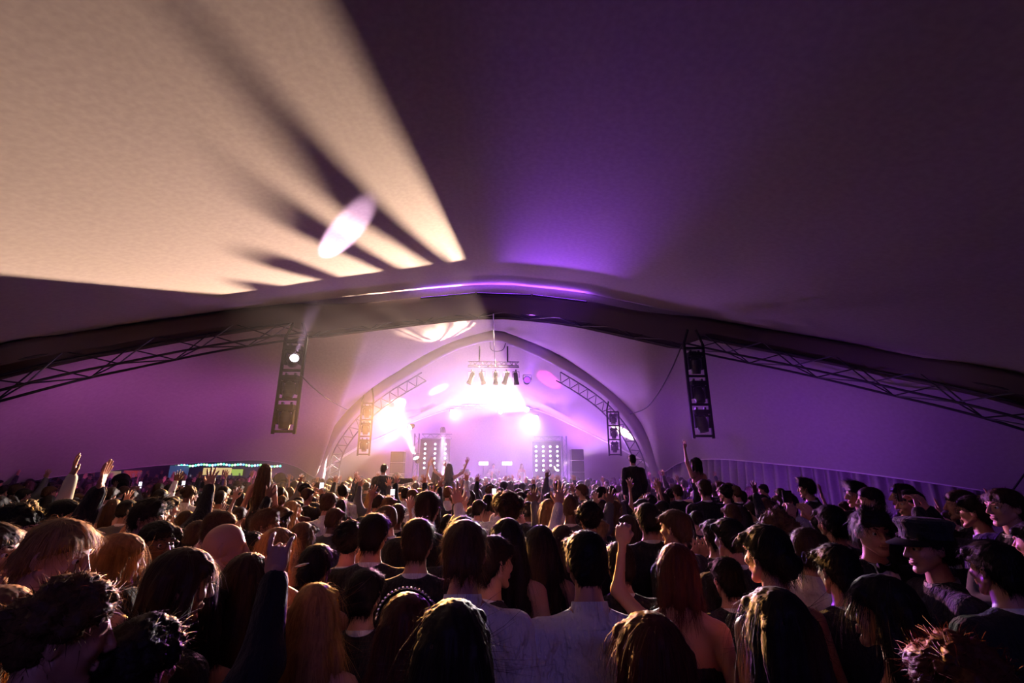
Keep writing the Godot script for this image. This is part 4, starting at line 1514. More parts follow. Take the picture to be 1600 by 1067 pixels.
# d: woman, hair, color, outfit, cloth, skin, pose, yaw (turn of the body, 0 = towards the stage), head (Vector3 pitch, yaw, roll), fine
func person(p: Vector3, scale: float, d: Dictionary, label: String, group: String) -> Node3D:
	var o := thing("person", label, "person", p, group)
	o.rotation.y = d.get("yaw", 0.0)
	o.scale = Vector3.ONE * scale
	var woman: bool = d.get("woman", false)
	var fine: bool = d.get("fine", false)
	var pose: String = d.get("pose", "down")
	var turn: Vector3 = d.get("head", Vector3.ZERO)
	var neck := Vector3(0, 1.50, 0.012)
	var hb := Basis.from_euler(turn)
	var hx := Transform3D(hb, neck + hb * Vector3(0, 0.122, -0.022))
	var key := "whole%s%s%s%s" % [pose, woman, fine, turn]
	if not cache.has(key):
		var b := Buf.new()
		b.add(body_buf(pose, woman, fine))
		b.add(head_buf(fine, woman), hx)
		cache[key] = b.mesh()
	part("body", cache[key], skin_mats[d.get("skin", "pale")], o)
	var style: String = d.get("hair", "short")
	if style != "bald":
		var hk := "hairmesh%s%s" % [style, fine]
		if not cache.has(hk): cache[hk] = hair_buf(style, fine).mesh()
		part("hair", cache[hk], hair_mats[d.get("color", "dark brown")], o, hx)
	var kind: String = d.get("outfit", "suit")
	var ok := "outfitmesh%s%s%s%s" % [kind, pose, woman, fine]
	if not cache.has(ok): cache[ok] = outfit_buf(kind, pose, woman, fine).mesh()
	part({"suit": "jacket", "shirt": "shirt", "dress": "dress", "tee": "top"}[kind], cache[ok], cloth_mats[d.get("cloth", "black")], o)
	if kind == "suit" and not woman or kind == "shirt": part("collar", collar_mesh(), cloth_mats["white"], o, Transform3D(Basis.IDENTITY, Vector3(0, -0.018 if kind == "suit" else -0.004, 0)))
	if d.get("eyes", false):
		for s in [-1.0, 1.0]:
			var e := SphereMesh.new()
			e.radius = 0.0105
			e.height = 0.021
			e.radial_segments = 12
			e.rings = 6
			var ey := part("eye", e, M.eye_white, o, hx * Transform3D(Basis.IDENTITY, Vector3(0.030 * s, 0.002, -0.0685)))
			var ir := SphereMesh.new()
			ir.radius = 0.0066
			ir.height = 0.0132
			ir.radial_segments = 10
			ir.rings = 5
			part("iris", ir, M.eye_dark, ey, Transform3D(Basis.IDENTITY, Vector3(0, 0, -0.0065)))
			var br := Buf.new()
			br.tube(PackedVector3Array([Vector3(0.014 * s, 0.026, -0.083), Vector3(0.03 * s, 0.031, -0.080), Vector3(0.046 * s, 0.026, -0.068)]), [0.003, 0.0042, 0.002], 6)
			part("eyebrow", br.mesh(), hair_mats[d.get("color", "dark brown")], o, hx)
		var mo := Buf.new()
		mo.tube(PackedVector3Array([Vector3(-0.024, -0.061, -0.074), Vector3(-0.010, -0.0645, -0.0885), Vector3(0.010, -0.0645, -0.0885), Vector3(0.024, -0.061, -0.074)]), 0.0034, 6)
		part("lips", mo.mesh(), M.lips, o, hx)
	if d.get("glasses", false):
		var gb := Buf.new()
		for s in [-1.0, 1.0]:
			var ring := PackedVector3Array()
			for k in 17: ring.append(Vector3(0.031 * s + 0.023 * cos(TAU * k / 16.0), 0.003 + 0.018 * sin(TAU * k / 16.0), -0.091))
			gb.tube(ring, 0.0018, 5, false)
			gb.tube(PackedVector3Array([Vector3(0.054 * s, 0.008, -0.090), Vector3(0.074 * s, 0.006, -0.04), Vector3(0.078 * s, 0.002, 0.02)]), 0.0018, 5)
		gb.tube(PackedVector3Array([Vector3(-0.008, 0.006, -0.092), Vector3(0.008, 0.006, -0.092)]), 0.0018, 5)
		part("glasses", gb.mesh(), M.black_gloss, o, hx)
	return o

# ------------------------------------------------------------------ the crowd

const TO_RIGHT := -PI / 2.0

func stand(px: float, py: float, depth: float, d: Dictionary, label: String, group := "people close to the camera") -> Node3D:
	# a person whose head is seen at that place; the depth gives way when the height would not be human
	var short: bool = d.get("woman", false)
	var lo := (0.86 if short else 0.92) * 1.622
	var hi := (1.06 if short else 1.12) * 1.622
	var y := at(px, py, depth).y
	if y < lo or y > hi:
		var slope := (at(px, py, 1.0).y - EYE.y)
		depth = (clampf(y, lo, hi) - EYE.y) / slope
	var p := at(px, py, depth)
	d.fine = true
	var o := person(Vector3(p.x, 0, p.z), p.y / 1.622, d, label, group)
	taken.append([Vector2(p.x, p.z), Vector2(px, py), depth, 0.1 * FOCAL / depth])
	return o

func head_of(o: Node3D, d: Dictionary) -> Transform3D:
	var hb := Basis.from_euler(d.get("head", Vector3.ZERO))
	return Transform3D(hb, Vector3(0, 1.50, 0.012) + hb * Vector3(0, 0.122, -0.022))

func ride(px: float, py: float, depth: float, d: Dictionary, label: String) -> void:
	var p := at(px, py, depth)
	d.pose = "ride " + d.get("pose", "down")
	d.fine = true
	var s := 0.95
	person(Vector3(p.x, p.y - 1.622 * s, p.z), s, d, label, "people sitting on shoulders")
	# the person carrying
	var seat := p.y - 1.622 * s + 0.80 * s
	person(Vector3(p.x, 0, p.z - 0.16), minf(1.0, seat / 1.44), {"hair": "short", "color": "dark brown", "fine": false}, "person underneath, carrying the " + label, "people carrying others")
	taken.append([Vector2(p.x, p.z), Vector2(px, py), depth, 0.1 * FOCAL / depth])
	taken.append([Vector2(p.x, p.z - 0.3), Vector2(px, 760), depth, 0.1 * FOCAL / depth])

func phone_for(o: Node3D, label: String, glow_on: bool, where := Vector3(0.0, 1.74, -0.44)) -> void:
	var xf := o.global_transform * Transform3D(Basis.IDENTITY, where)
	var t := thing("phone", label, "phone", xf.origin, "phones held up in the crowd")
	t.rotation.y = o.rotation.y
	var b := Buf.new()
	b.box(Vector3.ZERO, Vector3(0.075, 0.15, 0.009))
	part("case", b.mesh(), M.black, t)
	var s := Buf.new()
	s.box(Vector3(0, 0, 0.005), Vector3(0.068, 0.138, 0.002))
	part("display", s.mesh(), glow(Color(0.95, 0.92, 1.0), 2.4) if glow_on else M.black_gloss, t)

func build_people() -> void:
	people_materials()
	M.eye_white = mat(Color(0.85, 0.83, 0.82), 0.2)
	M.eye_dark = mat(Color(0.10, 0.07, 0.05), 0.1)
	M.lips = mat(Color(0.62, 0.38, 0.35), 0.45)
	var silver := mat(Color(0.82, 0.82, 0.88), 0.18, 0.9)
	var o: Node3D
	var d: Dictionary

	# left, near
	stand(-25, 868, 2.11, {"color": "brown", "yaw": -1.35, "eyes": true}, "open face in profile cut off by the photo's left edge")
	stand(71, 866, 1.91, {"hair": "mullet", "color": "blonde", "yaw": -0.9, "head": Vector3(-0.22, -0.45, 0), "eyes": true}, "blond mop-haired young man in profile, white collar over dark jacket")
	stand(20, 832, 2.80, {"hair": "curly", "color": "black", "yaw": -1.25, "head": Vector3(0, -0.15, 0), "pose": "raise_left", "eyes": true, "glasses": true}, "curly dark-haired man with glasses at left edge, open hand raised")
	stand(96, 806, 4.00, {"color": "black", "outfit": "shirt", "cloth": "cream", "pose": "high_left", "yaw": -0.7}, "person in pale shirt holding one hand up by the left tent edge")
	stand(175, 876, 2.41, {"woman": true, "hair": "long", "color": "blonde", "outfit": "dress", "yaw": -0.45, "head": Vector3(-0.1, -0.3, 0)}, "woman with long golden hair, left of the raised horn-sign hand")
	stand(224, 812, 3.51, {"hair": "quiff", "color": "dark brown", "yaw": -1.0, "head": Vector3(-0.1, -0.3, 0), "eyes": true}, "man with tousled dark quiff and white collar, in profile facing right")
	o = stand(245, 850, 2.81, {"hair": "short", "color": "black", "skin": "brown", "glasses": true, "yaw": -1.5, "head": Vector3(0, -0.5, 0), "eyes": true}, "bearded man with glasses, face turned right, below the dark quiff")
	var beard := Buf.new()
	beard.add(skin_of([[0, Vector3(0.052, -0.03, -0.01), Vector3(0.016, -0.10, -0.062), 0.014, 0.018], [0, Vector3(-0.052, -0.03, -0.01), Vector3(-0.016, -0.10, -0.062), 0.014, 0.018], [1, Vector3(0, -0.104, -0.068), Vector3(0.026, 0.020, 0.018)], [0, Vector3(-0.02, -0.047, -0.088), Vector3(0.02, -0.047, -0.088), 0.006, 0.006]], 0.007, 220.0))
	for k in beard.v.size(): beard.c.append(Color(0.9, 0.9, 0.9))
	part("beard", beard.mesh(), hair_mats["black"], o, head_of(o, {"head": Vector3(0, -0.5, 0)}))
	stand(267, 914, 1.83, {"woman": true, "hair": "bob", "color": "brown", "yaw": -0.5, "head": Vector3(-0.15, -0.3, 0)}, "woman with sleek brown bob beside the raised dark sleeve")
	stand(215, 1046, 1.49, {"hair": "curly", "color": "dark brown", "pose": "horns_right", "head": Vector3(0, -0.2, 0)}, "curly dark-haired person at bottom left, arm up making horn sign")
	stand(77, 1000, 1.32, {"hair": "curly", "color": "light brown", "yaw": -0.55, "head": Vector3(-0.1, -0.35, 0.1)}, "close man with curly sandy hair lit orange, face turned right")
	stand(-21, 985, 1.57, {"woman": true, "hair": "long", "color": "blonde", "outfit": "dress", "yaw": -0.3}, "long blonde hair cut off at the lower left edge")
	stand(382, 908, 2.29, {"woman": true, "hair": "wavy", "color": "brown", "outfit": "dress", "yaw": -0.25}, "woman with long wavy brown hair and bare shoulders")
	stand(308, 838, 3.85, {"hair": "crop", "color": "brown", "yaw": -0.4}, "man with cropped brown hair, right of the tousled quiff")
	stand(335, 826, 3.50, {"hair": "short", "color": "light brown", "yaw": -0.7, "head": Vector3(-0.15, -0.3, 0)}, "man with flat sandy hair behind the horn-sign hand")
	stand(349, 856, 2.65, {"hair": "bald", "yaw": -0.8, "head": Vector3(0, -0.3, 0)}, "bald man just right of the horn-sign hand")
	stand(391, 866, 3.27, {"hair": "curly", "color": "black"}, "curly black-haired head right of the bald man")
	stand(246, 800, 4.40, {"color": "black", "pose": "raise_right"}, "person behind the tousled quiff raising a spread palm")
	stand(414, 824, 3.83, {"hair": "quiff", "color": "light brown", "yaw": -1.0, "head": Vector3(0, -0.35, 0), "eyes": true}, "fair short-haired man in profile below the girl on shoulders")
	stand(430, 858, 2.96, {"woman": true, "hair": "long", "color": "blonde", "outfit": "dress", "yaw": -0.3}, "woman with straight hair gold-lit along right, left of hair clip")
	stand(471, 838, 4.18, {"woman": true, "hair": "bob", "color": "light brown", "yaw": -0.2, "outfit": "dress"}, "woman with light bob above the hair-clip woman")
	stand(480, 838, 4.54, {"hair": "short", "color": "dark brown", "yaw": -0.2}, "round dark short-haired head above the hair clip's right")
	d = {"woman": true, "hair": "updo", "color": "dark brown", "outfit": "dress", "yaw": -0.1}
	o = stand(493, 888, 2.61, d, "woman with dark pinned-up hair and a shiny clip")
	var clip := Buf.new()
	clip.tube(PackedVector3Array([Vector3(-0.045, 0.006, 0.108), Vector3(-0.02, 0.014, 0.122), Vector3(0.01, 0.022, 0.124), Vector3(0.03, 0.027, 0.116)]), [0.003, 0.007, 0.008, 0.003], 8)
	part("hair_clip", clip.mesh(), silver, o, head_of(o, d) * Transform3D(Basis.IDENTITY, Vector3(-0.01, 0.02, 0.016)))
	stand(545, 848, 3.29, {"hair": "curly", "color": "black", "pose": "clap"}, "tall bushy black-haired person with hands raised, left of suit pair")
	stand(583, 836, 2.97, {"hair": "short", "color": "dark brown"}, "short-haired man in dark suit, left of the pair side by side")
	stand(652, 848, 2.68, {"hair": "short", "color": "brown"}, "short-haired man in dark suit, right of the pair side by side")
	stand(725, 866, 1.98, {"hair": "mullet", "color": "light brown", "outfit": "shirt", "cloth": "white"}, "man with longish fair hair in white shirt, back to camera")
	stand(489, 962, 1.98, {"woman": true, "hair": "wavy", "color": "blonde", "outfit": "dress", "head": Vector3(0, 0.1, 0)}, "woman with long wavy pale blonde hair, back to camera")
	d = {"woman": true, "hair": "long", "color": "auburn", "outfit": "dress"}
	o = stand(635, 990, 1.63, d, "auburn-haired woman wearing a sparkling headband")
	var band := Buf.new()
	var ring := PackedVector3Array()
	for k in 25:
		var a := PI * k / 24.0
		ring.append(Vector3(0.094 * cos(a), 0.030 + 0.104 * sin(a), 0.012 + 0.03 * sin(a)))
	band.tube(ring, 0.004, 6)
	var bn := part("headband", band.mesh(), M.black, o, head_of(o, d))
	var bead := SphereMesh.new()
	bead.radius = 0.0045
	bead.height = 0.009
	bead.radial_segments = 8
	bead.rings = 4
	for k in range(1, 24): part("bead", bead, silver, bn, Transform3D(Basis.IDENTITY, ring[k] * 1.05))
	stand(706, 1022, 1.29, {"woman": true, "hair": "long", "color": "dark brown", "outfit": "dress"}, "large straight dark-haired head at bottom, front and centre")
	stand(769, 880, 2.34, {"hair": "short", "color": "dark brown", "yaw": -0.9}, "dim profile head between the two white-shirted men")
	stand(917, 880, 2.02, {"hair": "crop", "color": "black", "outfit": "shirt", "cloth": "white"}, "man with cropped dark hair in crisp white shirt, back to camera")
	stand(1021, 1036, 1.34, {"woman": true, "hair": "bob", "color": "auburn", "outfit": "dress", "yaw": 0.2}, "strawberry-blonde head close to camera, right of white shirt")
	stand(793, 846, 2.76, {"woman": true, "hair": "long", "color": "dark brown", "outfit": "dress"}, "long dark-haired woman between the white-shirted men")
	stand(667, 796, 3.60, {"hair": "short", "color": "brown"}, "tall man with smooth round hair above the suit pair")
	stand(723, 838, 3.15, {"hair": "short", "color": "dark brown"}, "dark hair top just above the longish fair-haired man")
	stand(796, 800, 3.80, {"hair": "curly", "color": "brown", "outfit": "shirt", "cloth": "white", "pose": "vee"}, "curly-haired man in white sleeves raising both arms")
	stand(859, 803, 4.24, {"woman": true, "hair": "long", "color": "light brown", "outfit": "dress"}, "woman with long fair rim-lit hair right of the raised white sleeves")
	stand(922, 812, 3.95, {"hair": "curly", "color": "dark brown"}, "curly-haired man in dark suit above the cropped man in white")
	stand(879, 848, 3.42, {"woman": true, "hair": "long", "color": "brown", "outfit": "dress"}, "brown long-haired woman left of the cropped man in white")
	stand(845, 852, 3.08, {"woman": true, "hair": "wavy", "color": "dark brown", "outfit": "dress"}, "wavy dark-haired woman right of the long dark-haired woman")
	d = {"woman": true, "hair": "bob", "color": "auburn", "outfit": "dress", "pose": "fist_left", "yaw": -0.45}
	stand(1059, 890, 2.37, d, "woman with orange-lit hair raising a bare-armed fist")
	stand(1013, 812, 3.74, {"hair": "short", "color": "dark brown"}, "man in suit directly behind the raised fist")
	stand(1056, 826, 3.30, {"hair": "short", "color": "light brown", "yaw": 0.6, "eyes": true}, "fair short-haired man turned left above the fist-raising woman")
	stand(969, 882, 2.71, {"hair": "short", "color": "dark brown"}, "dark head between the cropped man and the raised fist")
	stand(1101, 764, 6.65, {"hair": "short", "color": "brown"}, "suited man with white collar below the girl on shoulders, right")
	stand(1117, 838, 3.54, {"hair": "short", "color": "dark brown", "pose": "clap"}, "dark-suited person with both hands up, right of the fist")
	stand(1141, 842, 2.96, {"hair": "crop", "color": "black", "yaw": 0.2}, "crop-haired man left of the ring hair-clip woman")
	d = {"woman": true, "hair": "updo", "color": "black", "outfit": "dress", "yaw": 0.25}
	o = stand(1201, 868, 2.08, d, "bare-backed woman with dark updo and ring-shaped hair clip")
	var rg := Buf.new()
	var rp := PackedVector3Array()
	for k in 21: rp.append(Vector3(0.017 * cos(TAU * k / 20.0), 0.020 * sin(TAU * k / 20.0), 0.0))
	rg.tube(rp, 0.0028, 6, false)
	part("ring_clip", rg.mesh(), silver, o, head_of(o, d) * Transform3D(Basis(Vector3.UP, 0.3), Vector3(0.045, 0.010, 0.135)))
	stand(1217, 832, 3.16, {"hair": "curly", "color": "light brown", "yaw": 0.9, "eyes": true}, "curly fair-haired person turned left above the ring hair clip")
	stand(1265, 860, 2.68, {"hair": "short", "color": "brown", "outfit": "shirt", "cloth": "white", "yaw": -0.9}, "man in pale shirt, right of the ring hair-clip woman")
	o = stand(1301, 818, 3.29, {"hair": "short", "color": "black", "pose": "phone"}, "suited man filming with phone in both hands, white cuffs")
	phone_for(o, "phone held up by suited man with white cuffs at right", false)
	d = {"hair": "quiff", "color": "dark brown", "yaw": PI - 0.15, "eyes": true}
	o = stand(1361, 832, 2.82, d, "smiling man facing camera in white shirt front and bow tie")
	var front := Buf.new()
	var rows := []
	for y in 9:
		var t := y / 8.0
		var row := PackedVector3Array()
		for x in 7:
			var u := (x / 6.0 - 0.5) * 2.0
			row.append(Vector3(u * lerpf(0.050, 0.075, t), lerpf(1.46, 1.10, t), -lerpf(0.073, 0.150, sqrt(t)) + 0.02 * u * u))
		rows.append(row)
	front.add(sheet(rows, 0.006))
	part("shirt_front", front.mesh(), cloth_mats["white"], o)
	var bow := Buf.new()
	for s in [-1.0, 1.0]:
		bow.lathe([[0.0, 0.0], [0.010, 0.004], [0.024, 0.030], [0.026, 0.048], [0.0, 0.052]], 10, Transform3D(Basis(Vector3(0, 0, 1), -s * PI / 2) * Basis.from_scale(Vector3(1, 1, 0.5)), Vector3(0, 1.455, -0.083)))
	bow.box(Vector3(0, 1.455, -0.087), Vector3(0.02, 0.022, 0.016))
	part("bow_tie", bow.mesh(), M.black, o)
	d = {"hair": "short", "color": "black", "cloth": "navy", "yaw": 1.25, "head": Vector3(-0.05, 0.15, 0), "eyes": true}
	o = stand(1453, 856, 2.45, d, "man in dark peaked cap with white collar, profile facing left")
	var cap := Buf.new()
	cap.lathe([[0.0, 0.150], [0.07, 0.148], [0.104, 0.138], [0.112, 0.124], [0.103, 0.102], [0.095, 0.086], [0.096, 0.052]], 24, Transform3D(Basis(Vector3.RIGHT, 0.10) * Basis.from_scale(Vector3(0.98, 1, 1.12)), Vector3(0, -0.005, 0.005)))
	var cp := part("cap", cap.mesh(), cloth_mats["navy"], o, head_of(o, d))
	rows = []
	for y in 5:
		var t := y / 4.0
		var row := PackedVector3Array()
		for x in 13:
			var a := lerpf(-1.15, 1.15, x / 12.0)
			var r := 0.104 + 0.055 * t * cos(a)
			row.append(Vector3(sin(a) * r * 0.95, 0.050 - 0.022 * t - 0.006 * sin(a) * sin(a), -cos(a) * r * 1.05))
		rows.append(row)
	var peak := Buf.new()
	peak.add(sheet(rows, 0.004))
	part("cap_peak", peak.mesh(), M.black_gloss, cp)
	stand(1573, 793, 3.27, {"hair": "short", "color": "brown", "yaw": 1.4, "eyes": true}, "man with white collar in profile facing left at right edge")
	o = stand(1526, 800, 3.63, {"hair": "short", "color": "dark brown", "pose": "phone", "yaw": 0.5, "glasses": true}, "man with glasses holding a dark phone up near right edge")
	phone_for(o, "dark phone held high near the photo's right edge", false)
	stand(1509, 1092, 1.20, {"hair": "curly", "color": "auburn"}, "curly auburn hair rising from the bottom right edge")
	stand(1386, 958, 1.67, {"woman": true, "hair": "long", "color": "black", "outfit": "dress", "yaw": 0.8}, "woman with long black hair and purple-lit profile below bow tie")
	stand(1262, 764, 6.59, {"hair": "quiff", "color": "black", "yaw": 0.7}, "tall black-haired man against the pleated curtain's left end")
	stand(1341, 774, 5.12, {"hair": "quiff", "color": "black", "yaw": 1.2, "eyes": true}, "dark-haired man in profile left above the bow-tie man")
	stand(1362, 782, 4.66, {"hair": "short", "color": "dark brown", "yaw": 1.0}, "short dark-haired man before the curtain, white collar, above bow tie")
	stand(1413, 776, 4.80, {"hair": "short", "color": "dark brown", "yaw": 1.0, "pose": "clap"}, "man with hand at face before the pleated curtain")
	stand(1425, 788, 4.30, {"hair": "short", "color": "black", "yaw": 1.2, "eyes": true}, "dark-haired profile just above the peaked cap")
	stand(1505, 790, 3.95, {"hair": "short", "color": "brown", "yaw": 0.9}, "broad short-haired head between peaked cap and raised dark phone")
	stand(1311, 892, 2.26, {"hair": "short", "color": "black"}, "dark suited back left of the bow-tie man")
	stand(1138, 905, 2.63, {"hair": "short", "color": "black"}, "dark suited person between fist-raising woman and ring clip")
	stand(1559, 890, 2.09, {"hair": "short", "color": "black"}, "dark suited back at the far right edge, middle height")
	stand(309, 960, 2.08, {"woman": true, "hair": "long", "color": "black", "outfit": "dress"}, "dark long-haired person below the horn-sign sleeve")
	stand(569, 930, 2.34, {"hair": "short", "color": "black"}, "dark suited back right of the pale blonde woman")
	stand(1220, 985, 1.52, {"woman": true, "hair": "long", "color": "black", "outfit": "dress"}, "dark long-haired back below the ring hair-clip woman")

	# people up on shoulders
	ride(414, 736, 7.2, {"woman": true, "hair": "long", "color": "light brown", "outfit": "dress", "yaw": 0.3, "head": Vector3(-0.2, 0.2, 0)}, "long-haired girl on shoulders before the lit outdoor stall")
	ride(600, 733, 11.0, {"hair": "short", "color": "dark brown", "pose": "side_right"}, "man on shoulders left of the stage, arm out sideways")
	ride(681, 739, 13.0, {"woman": true, "hair": "long", "color": "dark brown", "pose": "raise_both", "outfit": "dress"}, "girl on shoulders with arms up, left of two before lamp panel")
	ride(702, 731, 12.4, {"woman": true, "hair": "long", "color": "dark brown", "pose": "wide_both", "outfit": "dress"}, "girl on shoulders with arms wide, right of two before lamp panel")
	ride(988, 718, 10.2, {"hair": "short", "color": "black"}, "broad-backed suited man on shoulders at stage arch's right foot")
	ride(1088, 724, 8.8, {"woman": true, "hair": "bob", "color": "dark brown", "outfit": "dress", "pose": "high_left", "yaw": 0.4}, "girl on shoulders raising one arm under the right ladder")

	# the band
	var band_people := [[771.0, 729.0, 26.5, {"hair": "short", "color": "brown", "outfit": "shirt", "cloth": "white", "pose": "strum", "yaw": PI}, "guitarist in white shirt at the centre of the stage"],
		[815.0, 728.0, 26.0, {"woman": true, "hair": "long", "color": "blonde", "outfit": "dress", "cloth": "white", "yaw": PI}, "singer in pale dress right of the guitarist"],
		[726.0, 733.0, 27.0, {"hair": "short", "color": "black", "outfit": "shirt", "cloth": "navy", "yaw": PI, "pose": "strum"}, "musician in dark clothes left of the guitarist"]]
	for k in band_people:
		var p := at(k[0], k[1], k[2])
		person(Vector3(p.x, 0.70, p.z), 1.0, k[3], k[4], "the band on stage")
	var gp := at(771, 729, 26.5)
	var gt := thing("guitar", "dark guitar held by the guitarist at stage centre", "guitar", Vector3(gp.x, 1.75, gp.z + 0.22))
	gt.rotation.z = -0.45
	var gb := Buf.new()
	gb.lathe([[0.0, 0.03], [0.17, 0.03], [0.18, 0.0], [0.17, -0.03], [0.0, -0.03]], 18, Transform3D(Basis(Vector3.RIGHT, PI / 2), Vector3.ZERO))
	part("guitar_body", gb.mesh(), M.black_gloss, gt)
	var gn := Buf.new()
	gn.box(Vector3(0.45, 0, 0), Vector3(0.62, 0.05, 0.025))
	part("neck", gn.mesh(), M.black, gt)
	fill_crowd()

var zones := [[110, "at far left edge"], [260, "under left opening"], [400, "below string lights"], [480, "below left ladder"], [560, "below arch's left foot"], [640, "before left speakers"], [720, "below left lamp panel"], [800, "below the guitarist"], [890, "below right lamp panel"], [950, "before right speakers"], [1050, "below arch's right foot"], [1130, "below right ladder"], [1300, "before curtain's left end"], [1460, "before curtain's middle"], [1700, "at far right edge"]]
const ORDINAL := ["first", "second", "third", "fourth", "fifth", "sixth", "seventh", "eighth", "ninth", "tenth", "eleventh", "twelfth", "thirteenth", "fourteenth", "fifteenth"]

func side_limit(px: float) -> float:      # how far back the crowd reaches along the right-hand curtain
	var keys := [[1060.0, 20.5], [1130.0, 14.0], [1200.0, 10.5], [1300.0, 7.4], [1400.0, 5.9], [1600.0, 4.7], [1700.0, 4.5]]
	for k in keys.size() - 1:
		if px < keys[k + 1][0]: return lerpf(keys[k][1], keys[k + 1][1], (px - keys[k][0]) / (keys[k + 1][0] - keys[k][0]))
	return 4.5

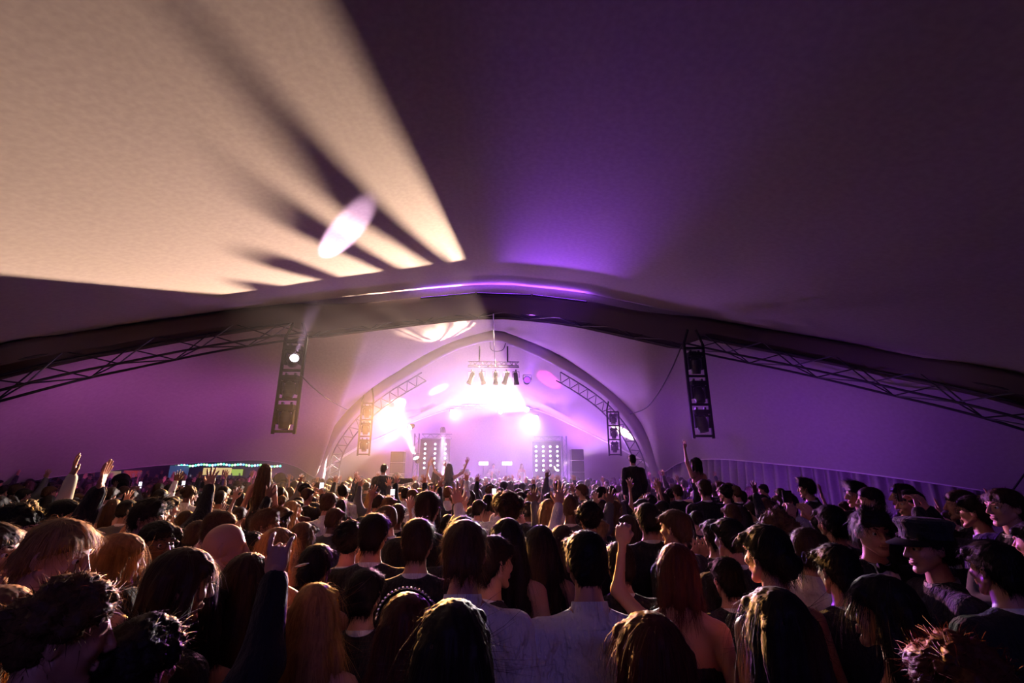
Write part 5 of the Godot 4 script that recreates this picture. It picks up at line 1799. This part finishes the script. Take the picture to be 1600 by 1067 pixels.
func fill_crowd() -> void:
	rng.seed = 41
	var spots := []
	var z := 2.7
	while z < 21.8:
		var x := -z * 1.32 - 1.0
		while x < z * 1.32 + 1.0:
			var p := Vector2(x + rng.randf_range(-0.09, 0.09), -(z + rng.randf_range(-0.09, 0.09)))
			x += 0.60
			var woman := rng.randf() < 0.5
			var s := rng.randf_range(0.90, 0.99) if woman else rng.randf_range(0.96, 1.06)
			var head := Vector3(p.x, 1.622 * s, p.y)
			var px := pixel(head)
			var depth := -p.y
			if px.x < -60 or px.x > 1660: continue
			# the crowd ends at the tent's sides
			if px.x > 1060.0 and depth > side_limit(px.x): continue
			var free := true
			for t in taken:
				if p.distance_to(t[0]) < 0.50:
					free = false
					break
				if t[2] > depth and t[2] < 12.0:
					var r := 0.105 * FOCAL / depth
					if absf(px.x - t[1].x) < r + t[3] * 0.7 and px.y - r * 1.3 < t[1].y + t[3] * 0.9:
						free = false
						break
			if not free: continue
			taken.append([p, Vector2(-9999, 0), depth, 0.0])
			spots.append([p, px, s, woman, depth])
		z += 0.58
	var one_by_one := 300 - 92
	spots.sort_custom(func(a, b): return a[4] < b[4])
	var named := {}
	var made := []
	var poses := ["down", "down", "down", "down", "down", "down", "down", "vee", "raise_left", "down", "clap", "down"]
	var far_poses := ["down", "down", "down", "raise_both", "down", "down", "raise_right", "down", "down", "raise_left", "phone", "down", "down", "down", "down", "down"]
	for k in mini(one_by_one, spots.size()):
		var q: Array = spots[k]
		var woman: bool = q[3]
		var hair: String = ["long", "bob", "wavy", "updo", "ponytail", "long"][rng.randi() % 6] if woman else ["short", "crop", "quiff", "curly", "short"][rng.randi() % 5]
		var color: String = ["black", "dark brown", "dark brown", "brown", "light brown", "blonde"][rng.randi() % (6 if woman else 5)]
		var outfit: String = ["dress", "dress", "tee"][rng.randi() % 3] if woman else ["suit", "suit", "suit", "shirt"][rng.randi() % 4]
		var pose: String = poses[rng.randi() % poses.size()] if q[4] < 7.0 else far_poses[rng.randi() % far_poses.size()]
		var yaw := rng.randf_range(-0.35, 0.35)
		if rng.randf() < 0.12: yaw += rng.randf_range(-1.2, 1.2)
		if q[1].x > 1130: yaw += 0.35
		var row := "near rows" if q[4] < 4.5 else "middle rows" if q[4] < 7.0 else "far rows"
		var zone := ""
		for zz in zones:
			if q[1].x < zz[0]:
				zone = zz[1]
				break
		var key := row + zone
		if not named.has(key): named[key] = []
		named[key].append(k)
		made.append([q, {"woman": woman, "hair": hair, "color": color, "outfit": outfit, "cloth": "white" if outfit == "shirt" else ["black", "navy", "black", "burgundy" if woman else "black", "grey"][rng.randi() % 5], "skin": ["pale", "pale", "tan", "pale", "brown"][rng.randi() % 5], "pose": pose, "yaw": yaw, "head": Vector3([0.0, -0.12][rng.randi() % 2], [-0.3, 0.0, 0.3][rng.randi() % 3], 0), "fine": q[4] < 3.6}, row, zone])
	for key in named:
		var list: Array = named[key]
		list.sort_custom(func(a, b): return made[a][0][1].x < made[b][0][1].x)
		for n in list.size():
			var m: Array = made[list[n]]
			var q: Array = m[0]
			var look: String = "%s with %s %s hair" % ["woman" if q[3] else "man", {"long": "long", "bob": "bobbed", "wavy": "wavy", "updo": "pinned-up", "ponytail": "ponytailed", "short": "short", "crop": "cropped", "quiff": "tousled", "curly": "curly"}[m[1].hair], m[1].color]
			var o := person(Vector3(q[0].x, 0, q[0].y), q[2], m[1], "%s, %s from left, %s %s" % [look, ORDINAL[mini(n, 14)], m[2], m[3]], "people in the packed crowd")
			if m[1].pose == "phone": phone_for(o, "glowing phone held by person %s from left, %s %s" % [ORDINAL[mini(n, 14)], m[2], m[3]], true)
	# everyone further off, past counting
	var rest := thing("distant_crowd", "dense far crowd of heads and raised arms before the stage", "crowd", Vector3.ZERO, "", "stuff")
	var kinds := [["down", "short", "dark brown", "suit", "black", false], ["down", "long", "brown", "dress", "black", true], ["raise_both", "short", "black", "suit", "navy", false], ["raise_right", "bob", "light brown", "dress", "grey", true], ["down", "crop", "brown", "shirt", "white", false]]
	var lots := []
	for k in kinds: lots.append([])
	for k in range(one_by_one, spots.size()):
		var n: int = [0, 1, 0, 1, 2, 3, 0, 1, 4, 0, 0, 1, 0, 1, 0, 1, 0, 0][rng.randi() % 18]
		var q: Array = spots[k]
		lots[n].append(Transform3D(Basis(Vector3.UP, rng.randf_range(-0.5, 0.5)).scaled(Vector3.ONE * q[2]), Vector3(q[0].x, 0, q[0].y)))
	# people outside by the stall
	for k in 70:
		var a := at(rng.randf_range(110, 470), 750, rng.randf_range(22.0, 27.5))
		lots[rng.randi() % 5].append(Transform3D(Basis(Vector3.UP, rng.randf_range(-3, 3)).scaled(Vector3.ONE * rng.randf_range(0.92, 1.05)), Vector3(a.x, 0, a.z)))
	for k in kinds.size():
		var t: Array = kinds[k]
		var mesh := ArrayMesh.new()
		var body := Buf.new()
		body.add(body_buf(t[0], t[5], false))
		body.add(head_buf(false, t[5]), Transform3D(Basis.IDENTITY, Vector3(0, 1.622, -0.01)))
		body.into(mesh)
		outfit_buf(t[3], t[0], t[5], false).into(mesh)
		var hair := Buf.new()
		hair.add(hair_buf(t[1], false), Transform3D(Basis.IDENTITY, Vector3(0, 1.622, -0.01)))
		hair.into(mesh)
		mesh.surface_set_material(0, skin_mats["pale"])
		mesh.surface_set_material(1, cloth_mats[t[4]])
		mesh.surface_set_material(2, hair_mats[t[2]])
		var mm := MultiMesh.new()
		mm.transform_format = MultiMesh.TRANSFORM_3D
		mm.mesh = mesh
		mm.instance_count = lots[k].size()
		for n in lots[k].size(): mm.set_instance_transform(n, lots[k][n])
		var inst := MultiMeshInstance3D.new()
		inst.name = "far_people"
		inst.multimesh = mm
		rest.add_child(inst, true)
		inst.set_meta("kind", "stuff")
	print("spots ", spots.size(), " individuals to depth ", spots[mini(one_by_one, spots.size()) - 1][4], " people ", used.get("person", 0) + 1)
